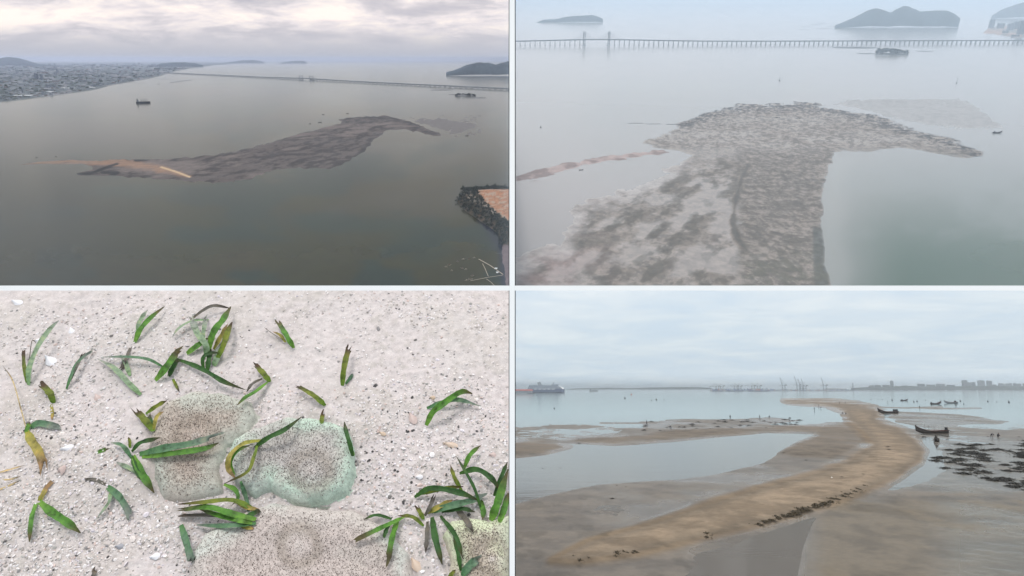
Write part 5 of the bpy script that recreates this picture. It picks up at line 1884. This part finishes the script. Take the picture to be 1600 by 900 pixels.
sky_list = [(1362, 8, 6, 'low wide block at the left end of the city skyline'), (1372, 9, 6.5, 'second low block from the left of the skyline'), (1385, 11, 7, 'broad low block just left of the lone slim tower'), (1394, 4.4, 13, 'lone slim tower in the left part of the skyline'),
            (1402, 7, 5, 'low block right of the lone slim tower'), (1414, 9, 5.5, 'low pale block in the middle-left of the skyline'), (1426, 8, 5, 'low grey block left of the long pale blocks'), (1440, 11, 8.5, 'pale mid-rise at the left of the long row'),
            (1455, 13, 7.5, 'long pale slab in the middle of the skyline'), (1470, 13, 8.2, 'long pale slab right of the middle one'), (1486, 12, 7.0, 'long low slab left of the tall towers'), (1508, 8, 14.2, 'leftmost of the tall pale towers'),
            (1514.5, 5, 12, 'tall tower right beside the leftmost tall one'), (1521.5, 6, 11.5, 'tall pale tower before the gap in the skyline'), (1534, 10.5, 14.8, 'broad tallest slab right of the skyline gap'), (1546.5, 8, 13.2, 'stepped tall tower right of the broad slab'),
            (1554, 5, 8, 'short block right of the stepped tower'), (1566, 10, 9, 'mid-rise row near the right end of the skyline'), (1577, 9, 9.2, 'mid-rise pair near the right end of the skyline'), (1590, 12, 9.4, 'rightmost mid-rise block of the skyline'), (1606, 14, 9, 'block past the right edge of the skyline')]
for i, (u, w, h, lab) in enumerate(sky_list):
    block_tower(BR, u, 610.3, w, h + 1.9, lab, 'building', mat=(M_bldA, M_bldB)[i % 3 == 1], n=max(1, round(w / 3.5)), seed=40 + i)

# cruise ship and terminal
vc = 614.0
m = BR.mpp(vc)
t = thing('cruise_ship', BR, BR.at(853, vc), 0, m * 1.17, 'large cruise ship with dark blue hull and white decks at the pier', 'cruise ship')
L = 50
solid_hull(L, 7, 5.2, .16, .05, M_blue, 'hull', t)
dk = []
for k, (x0, x1) in enumerate(((-24, 21), (-24, 20), (-23, 18), (-22.5, 16.5))):
    z = 5.4 + k * 1.25
    d_ = MB().box(x0, x1, -3.2 + .15 * k, 3.2 - .15 * k, z, z + 1.22).build('deck', M_ship, t)
    q = MB()
    for j in range(int((x1 - x0) / 1.6)):
        x = x0 + .5 + j * 1.6
        q.box(x, x + 1.0, -3.32 + .15 * k, -3.18 + .15 * k, z + .35, z + .95)
    q.build('window_row', M_glass, d_)['kind'] = 'stuff'
MB().loft([[(16, -3, 5.0), (16, 3, 5.0), (16, 3, 9.2), (16, -3, 9.2)], [(24.2, -1.4, 5.2), (24.2, 1.4, 5.2), (22.6, 1.4, 7.6), (22.6, -1.4, 7.6)]], True).build('fore_deck', M_white, t)
MB().loft([[(-10.5, -1.5, 10.3), (-5, -1.5, 10.3), (-5, 1.5, 10.3), (-10.5, 1.5, 10.3)], [(-11.5, -1, 14.0), (-7.5, -1, 15.0), (-7.5, 1, 15.0), (-11.5, 1, 14.0)]], True).build('funnel', M_steel, t)
MB().bar((10, 0, 10.3), (10.6, 0, 14.6), .6, .25, 6).bar((8.8, 0, 12.6), (12.6, 0, 12.6), .2, n=5).build('mast', M_ship, t)
MB().box(8, 17, -2, 2, 10.3, 11.6).build('bridge_house', M_ship, t)
for k in range(5):
    MB().bar((-16 + k * 6, -3.6, 5.0), (-12.6 + k * 6, -3.6, 5.0), .42, n=8).build('lifeboat', M_orange if False else M_paint, t)
t = thing('pier_terminal', BR, BR.at(818, 615.2), 0, BR.mpp(615.2), 'long pier terminal with red roof beside the cruise ship', 'terminal')
MB().box(-30, 18, 0, 4, .4, 1.3).build('pier_deck', M_rock, t)
for k in range(10):
    MB().bar((-28 + k * 4.8, .5, -.2), (-28 + k * 4.8, .5, .5), .3, n=6).build('pile', M_rock, t)
MB().box(-29, 14, 1, 3.6, 1.3, 4.6).build('wall', M_bldA, t)
MB().add([(-30, .4, 4.6), (15, .4, 4.6), (15, 4.2, 4.6), (-30, 4.2, 4.6), (-29, 2.3, 7.0), (14, 2.3, 7.0)], [(0, 1, 5, 4), (2, 3, 4, 5), (1, 2, 5), (3, 0, 4), (3, 2, 1, 0)]).build('roof', M_redroof, t)
for k in range(10):
    MB().box(-27 + k * 4, -25 + k * 4, .85, 1.0, 2.0, 3.8).build('window', M_glass, t)
cargo_ship(BR, 928, 611.8, 14, 0, 'low far barge on the horizon right of the cruise ship', M_steel)

# ---- wooden boats
W = (M_darkwood, M_redwood)
open_boat('fishing_boat', BR, 1388, 646.0, 31 * BR.mpp(646), math.pi + .06, 'dark wooden boat stranded beside the bend of the sandbar', 'boat', 'wooden boats by the sandbar', W, .55, ('engine', 'cabin'), .05)
open_boat('fishing_boat', BR, 1457, 677.5, 47 * BR.mpp(677.5), math.pi - .05, 'longest dark wooden boat with high bow and poles on the mud', 'boat', 'wooden boats by the sandbar', W, .55, ('engine', 'poles'), .05)
open_boat('fishing_boat', BR, 1463.5, 689.5, 34 * BR.mpp(689.5), math.pi + 1.0, 'high-ended brown boat nearest the seaweed bed, seen end on', 'boat', 'wooden boats by the sandbar', (M_darkwood, M_palewood), .75, ('engine', 'crew'), .05, 1.25)
open_boat('fishing_boat', BR, 1462.5, 631.6, 17 * BR.mpp(631.6), .1, 'small far boat with two raised ends and crew', 'boat', 'wooden boats by the sandbar', W, .7, ('crew', 'poles', 'engine'), .05, 1.3)
open_boat('fishing_boat', BR, 1486, 630.2, 20 * BR.mpp(630.2), math.pi, 'small far pale-sided boat right of the crewed one', 'boat', 'wooden boats by the sandbar', (M_steel, M_palewood), .5, ('cabin', 'poles'), .05, 1.3)
open_boat('fishing_boat', BR, 1413, 626.2, 12 * BR.mpp(626.2), .2, 'far small boat piled high with gear behind the bar', 'boat', 'wooden boats by the sandbar', W, .5, ('cabin', 'crew', 'poles'), .05, 2.0)

# ---- floats, stakes
for i, (u, v, px, lab) in enumerate(((976.5, 622.5, 2.4, 'round dark float left of the far pole floats'), (986.5, 616.8, 2.2, 'farthest reddish float on the open sea'), (1018, 625.8, 1.5, 'small float, left of the three in a row'), (1025.5, 624.8, 2.2, 'larger float in the middle of the three'),
                                     (1037.5, 624.8, 1.4, 'small float, right of the three in a row'), (1361, 624.3, 1.4, 'first small float right of the bar tip'), (1372, 624.6, 1.0, 'tiny float between two others beyond the bar'), (1378.5, 624.6, 1.4, 'float in the close pair beyond the bar'), (1394, 625.6, 2.2, 'round float left of the gear-laden boat'),
                                     (1428, 628.2, 2, 'low float right of the gear-laden boat'), (1433, 627.4, 2.2, 'taller float beside the low one'), (1446, 625.6, 1.3, 'tiny float left of the crewed boat'), (1500.5, 627, 2.2, 'dark float right of the pale-sided boat'), (1506, 631.5, 1.6, 'small float nearest right of the pale-sided boat'),
                                     (1543.5, 627.6, 2.2, 'flat float far right, left one'), (1557.5, 628.2, 1.2, 'tiny float far right, middle one'), (1576.5, 628.8, 2.6, 'dark float nearest the right edge'), (866, 638.5, 2, 'low drifting float in front of the pool at left'))):
    m = BR.mpp(v)
    t = thing('float', BR, BR.at(u, v), 0, m * px / 2, lab, 'float')
    MB().lathe([(.45, -.3), (.9, .1), (1.0, .6), (.75, 1.15), (.3, 1.4)], 10).build('ball', M_orange if 'red' in lab else M_black, t, smooth=True)
    MB().bar((0, 0, 1.3), (.1, 0, 3.0), .16, .10, 6).build('stick', M_black, t)
for (u, v, h, lab) in ((1512.5, 688, 7, 'thin stake standing left of the stooping person at right'), (1545, 688, 3, 'short stake among weed at right')):
    m = BR.mpp(v)
    t = thing('stake', BR, BR.at(u, v, -.2), 0, m, lab, 'stake')
    MB().bar((0, 0, 0), (.3, 0, h), .22, .12, 6).build('pole', M_darkwood, t)
    MB().bar((0, .1, h * .55), (.9, .1, h * .7), .09, .05, 5).build('twig', M_darkwood, t)

# ---- people
def person_mesh(name, joints, edges, rad):
    me = bpy.data.meshes.new(name + '_cage')
    keys = list(joints)
    me.from_pydata([joints[k] for k in keys], [(keys.index(a), keys.index(b)) for a, b in edges], [])
    o = bpy.data.objects.new(name + '_cage', me)
    C.objects.link(o)
    sk = o.modifiers.new('skin', 'SKIN')
    for i, k in enumerate(keys):
        rr_ = rad[k]
        me.skin_vertices[0].data[i].radius = (rr_, rr_)
        me.skin_vertices[0].data[i].use_root = (k == 'pelvis')
    o.modifiers.new('sub', 'SUBSURF').levels = 1
    dg = bpy.context.evaluated_depsgraph_get()
    out = bpy.data.meshes.new_from_object(o.evaluated_get(dg))
    out.name = name
    bpy.data.objects.remove(o)
    return out


E = [('pelvis', 'waist'), ('waist', 'chest'), ('chest', 'neck'), ('neck', 'head'), ('head', 'crown')]
for s in 'lr':
    E += [('pelvis', 'hip' + s), ('hip' + s, 'knee' + s), ('knee' + s, 'ankle' + s), ('ankle' + s, 'toe' + s), ('chest', 'sh' + s), ('sh' + s, 'el' + s), ('el' + s, 'wr' + s), ('wr' + s, 'ha' + s)]
RAD = dict(pelvis=.15, waist=.13, chest=.16, neck=.06, head=.095, crown=.075, hip=.10, knee=.07, ankle=.05, toe=.045, sh=.075, el=.05, wr=.038, ha=.045)


def pose(**k):
    J = dict(pelvis=(0, 0, .93), waist=(0, 0, 1.08), chest=(0, 0, 1.32), neck=(0, .01, 1.48), head=(0, -.02, 1.60), crown=(0, 0, 1.70))
    for s, x in (('l', 1), ('r', -1)):
        J.update({'hip' + s: (x * .10, 0, .86), 'knee' + s: (x * .12, -.02, .48), 'ankle' + s: (x * .13, .02, .08), 'toe' + s: (x * .15, -.14, .04),
                  'sh' + s: (x * .20, 0, 1.40), 'el' + s: (x * .26, .02, 1.12), 'wr' + s: (x * .27, -.06, .88), 'ha' + s: (x * .27, -.09, .79)})
    J.update(k)
    return J


POSES = {
    'stand': pose(),
    'walk': pose(kneer=(-.11, -.20, .50), ankler=(-.12, -.26, .10), toer=(-.13, -.42, .05), kneel=(.11, .02, .48), anklel=(.12, .26, .12), toel=(.12, .14, .04),
                                                                                     ell=(.25, -.14, 1.14), wrl=(.25, -.28, .95), hal=(.25, -.33, .88)),
    'bend': pose(waist=(0, -.12, 1.04), chest=(0, -.42, 1.02), neck=(0, -.58, .98), head=(0, -.68, .92), crown=(0, -.78, .90), shl=(.18, -.46, 1.0), shr=(-.18, -.46, 1.0), ell=(.22, -.48, .72), elr=(-.22, -.48, .72),
                 wrl=(.18, -.52, .46), wrr=(-.18, -.52, .46), hal=(.16, -.54, .36), har=(-.16, -.54, .36), anklel=(.24, .02, .08), ankler=(-.24, .02, .08), toel=(.28, -.14, .04), toer=(-.28, -.14, .04), kneel=(.19, -.02, .48), kneer=(-.19, -.02, .48)),
    'squat': pose(pelvis=(0, .10, .34), waist=(0, .02, .50), chest=(0, -.12, .72), neck=(0, -.20, .86), head=(0, -.25, .97), crown=(0, -.26, 1.08), hipl=(.11, .06, .32), hipr=(-.11, .06, .32), kneel=(.18, -.30, .50), kneer=(-.18, -.30, .50),
                  anklel=(.15, -.02, .09), ankler=(-.15, -.02, .09), toel=(.18, -.18, .04), toer=(-.18, -.18, .04), shl=(.19, -.12, .78), shr=(-.19, -.12, .78), ell=(.24, -.34, .62), elr=(-.24, -.34, .62), wrl=(.14, -.50, .40), wrr=(-.14, -.50, .40),
                  hal=(.10, -.55, .30), har=(-.10, -.55, .30))}
M_shirt = [plain('shirt_black', (.016, .016, .02), .8, .2, 5), plain('shirt_navy', (.03, .04, .07), .8, .2, 5), plain('shirt_brown', (.07, .045, .035), .8, .2, 5)]
M_trous = plain('trousers', (.015, .016, .02), .8, .2, 5)
PM = {}
for k, J in POSES.items():
    me = person_mesh('person', J, E, {j: RAD[j if j in RAD else j[:-1]] for j in J})
    for mm in (M_shirt[0], M_trous, M_skin):
        me.materials.append(mm)
    hd, hp = Vector(J['head']), J['pelvis'][2]
    for p in me.polygons:
        c_ = p.center
        mi = 0
        if (c_ - hd).length < .15 or min((c_ - Vector(J['hal'])).length, (c_ - Vector(J['har'])).length) < .09:
            mi = 2
        elif min((c_ - Vector(J[a + s])).length for a in ('hip', 'knee', 'ankle', 'toe') for s in 'lr') < min((c_ - Vector(J[a])).length for a in ('waist', 'chest', 'ell', 'elr', 'wrl', 'wrr')):
            mi = 1
        p.material_index = mi
        p.use_smooth = True
    PM[k] = me
    hm = MB().lathe([(.10, -.02), (.118, .03), (.10, .09), (.03, .125)], 10).mesh('hair', M_black, True)
    PM[k + '_hair'] = (hm, Vector(J['head']) + (Vector(J['crown']) - Vector(J['head'])) * .45)


def person(P, u, v, hpx, pz, label, rz=0.0, z=0.0):
    m = P.mpp(v)
    s = m * hpx / 1.72
    o = bpy.data.objects.new('person', PM[pz])
    C.objects.link(o)
    o.matrix_world = place_matrix(P, P.at(u, v, z), rz, s)
    tag(o, label, 'person')
    hm, loc = PM[pz + '_hair']
    h = bpy.data.objects.new('hair', hm)
    C.objects.link(h)
    h.parent = o
    h.location = loc
    return o


for (P, u, v, hpx, pz, lab) in PEOPLE_LATER:
    person(P, u, v, hpx, pz, lab, 1.0)
for (u, v, pz, rz, z, lab) in ((1010.5, 664.5, 'walk', 1.5, .0, 'leftmost person, walking in dark clothes on the flat'), (1048.5, 671.5, 'bend', -1.4, .02, 'person bending over the dark bed at left'), (1141, 655.5, 'stand', 0, .04, 'person standing at the left end of the far weed bed'),
                               (1187, 655.5, 'walk', 1.2, .05, 'person standing tall in the middle of the far weed bed'), (1201.5, 653.0, 'squat', 1, .05, 'person squatting in the far weed bed'), (1233, 657.0, 'bend', 1.6, .05, 'person stooping at the right end of the far weed bed'),
                               (1272.5, 641.0, 'stand', .3, -.02, 'person wading, nearest of the three left of the bar'), (1279.2, 636.2, 'walk', 1.0, -.02, 'person farthest of the three left of the bar'), (1282, 638.6, 'bend', 1.5, -.02, 'person bending, right of the three wading'),
                               (1312, 632.6, 'walk', 1.0, .5, 'left of two people walking on the sandbar crest'), (1320.8, 632.0, 'walk', -1.0, .5, 'right of two people walking on the sandbar crest'), (1316, 648.0, 'bend', .4, .05, 'person in black stooping at the left edge of the bar'),
                               (1321, 648.0, 'squat', 1.0, .1, 'person squatting beside the stooping one at the bar edge'), (1386.5, 629.5, 'bend', 1.2, 0, 'person stooping in shallows above the stranded boat'), (1437, 638.2, 'stand', .4, .03, 'person standing on the thin dark bar in the shallows'),
                               (1494, 635.6, 'stand', -.3, .0, 'person wading below the pale-sided boat'), (1549.5, 684.5, 'bend', 0.1, .0, 'person bending with legs apart near the right edge'), (1559, 683.5, 'squat', 1.4, .0, 'person squatting right of the bending one')):
    m = BR.mpp(v)
    person(BR, u, v, 1.72 / m, pz, lab, rz, z)

# ---- seaweed
def weed_mesh(seed, mat, n=60, flat_=.5):
    rr_ = random.Random(seed)
    b = MB()
    for k in range(n):
        a, rad_ = rr_.uniform(0, 6.28), abs(rr_.gauss(0, .62))
        x, y = rad_ * math.cos(a), rad_ * math.sin(a) * .8
        q = rr_.uniform(.08, .22)
        an = rr_.uniform(0, 6.28)
        h = rr_.uniform(.06, .34) * flat_ * max(.2, 1 - rad_)
        dx, dy = q * math.cos(an), q * math.sin(an)
        b.add([(x - dx, y - dy, 0), (x + dy * .5, y - dx * .5, h * .7), (x + dx, y + dy, h * .4), (x - dy * .5, y + dx * .5, h)], [(0, 1, 2, 3)])
        b.add([(x - dx * .5, y - dy * .5, h * .2), (x + dy * .3, y - dx * .3, 0), (x + dx * .4, y + dy * .4, h * 1.3)], [(0, 1, 2)])
    return b.mesh('seaweed_clump', mat)


wb = [weed_mesh(s, M_weed, 60, 1.0) for s in range(4)]
wd_ = [weed_mesh(s + 9, M_mussel, 130, .8) for s in range(5)]


def weed(P, u, v, px, me, z, label, group, asp=1.0):
    o = bpy.data.objects.new('seaweed_clump', me)
    C.objects.link(o)
    s = P.mpp(v) * px
    o.matrix_world = place_matrix(P, P.at(u, v, z), r.uniform(-.3, .3), s) @ Matrix.Diagonal((1, asp, 1, 1))
    return tag(o, label, 'seaweed', group)


r = random.Random(91)
edge = [(900, 881), (1000, 868), (1100, 845), (1180, 825), (1225, 812), (1260, 801), (1300, 786), (1340, 770), (1372, 757)]
for i in range(90):
    u = r.choice([r.uniform(1180, 1310), r.uniform(1205, 1372), r.choice([r.uniform(895, 925), r.uniform(955, 995)]), r.uniform(1190, 1345), r.uniform(1200, 1290), r.uniform(1095, 1345)])
    v = float(np.interp(u, [e[0] for e in edge], [e[1] for e in edge])) - abs(r.gauss(0, 3)) + 0.5
    weed(BR, u, v, r.uniform(5, 10), wb[i % 4], .22, 'brown seaweed clump heaped along the foot of the sandbar', 'brown weed along the sandbar', 2.2)
BED = [(1462, 700), (1500, 694), (1545, 694), (1600, 688), (1640, 690), (1640, 790), (1600, 772), (1560, 752), (1520, 745), (1480, 735), (1458, 722), (1470, 712)]
k = 0
while k < 150:
    u, v = r.uniform(1455, 1640), r.uniform(686, 775)
    sdv = sdf(np.array([[u]]), np.array([[v]]), BED)[0, 0]
    cl_n = float(fbm(np.array([[u * .045]]), np.array([[v * .14]]), 303, 3)[0, 0])
    if sdv < 0 or cl_n < .43:
        continue
    weed(BR, u, v, r.uniform(7, 13), wd_[k % 5], .04, 'dark seaweed clump in the broad bed at the right edge', 'dark weed bed at right', 1.6)
    k += 1
for i in range(45):
    t_ = r.random()
    u = 1000 + 260 * t_
    v = r.gauss(661.5, 2.8) + (4 if t_ < .35 else -1) + r.choice([0, 0, 6])
    weed(BR, u, v, r.uniform(3, 6), wd_[i % 5], .10, 'dark seaweed clump in the far bed left of the bar', 'dark weed bed at left', 2.0)
for (a, b_, n_, z) in (((885, 692), (1010, 676), 16, .1), ((1000, 680), (1180, 668), 22, .1), ((812, 707), (888, 698), 6, .1), ((835, 733), (905, 735), 10, .0), ((905, 768), (990, 758), 12, .03), ((1180, 700), (1330, 745), 14, .15), ((1540, 683), (1600, 686), 8, .0),
                       ((1350, 700), (1440, 715), 10, .5), ((930, 787), (1100, 755), 8, .05), ((1260, 745), (1350, 752), 8, .5)):
    for i in range((n_ + 2) // 5):
        t_ = r.random()
        weed(BR, a[0] + (b_[0] - a[0]) * t_, a[1] + (b_[1] - a[1]) * t_ + r.gauss(0, 2.5), r.uniform(2.0, 4.5), wd_[i % 5], z, 'stray dark weed scrap scattered over the open flat', 'stray weed scraps', 1.6)
o = MB().lathe([(.4, 0), (1, .3), (1.1, .9), (.5, 1.4)], 10).build('plastic_jug', M_white, M=place_matrix(BR, BR.at(1300, 753.5, .55), 0, BR.mpp(753) * .9))
tag(o, 'small white jug lying on the dry sandbar', 'jug')

# ------------------------------------------------------------------ haze
def haze(P, x0, x1, y0, y1, z0, z1, density, color, label):
    m, nt, out = new_mat('haze')
    v = nt.nodes.new('ShaderNodeVolumePrincipled')
    v.inputs['Color'].default_value = (*color, 1)
    v.inputs['Density'].default_value = density
    v.inputs['Anisotropy'].default_value = 0.0
    nt.links.new(v.outputs[0], out.inputs['Volume'])
    o = MB().box(x0, x1, y0, y1, z0, z1).build('haze', m, M=P.M)
    return tag(o, label, None, None, 'stuff')


haze(TL, -36000, 4, -40, 35400, -1.5, 165, 0.5e-4 / TL.size, (.64, .71, .90), 'lavender haze over the wide view')
haze(TR, -4, 13000, -40, 26000, -1.5, 245, 1.5e-4 / TR.size, (.73, .86, 1.0), 'pale haze over the nearer view')
haze(BR, -300, 6000, -40, 15000, -1.6, 80, 0.95e-4, (.92, .96, 1.0), 'thin haze over the far port and city')
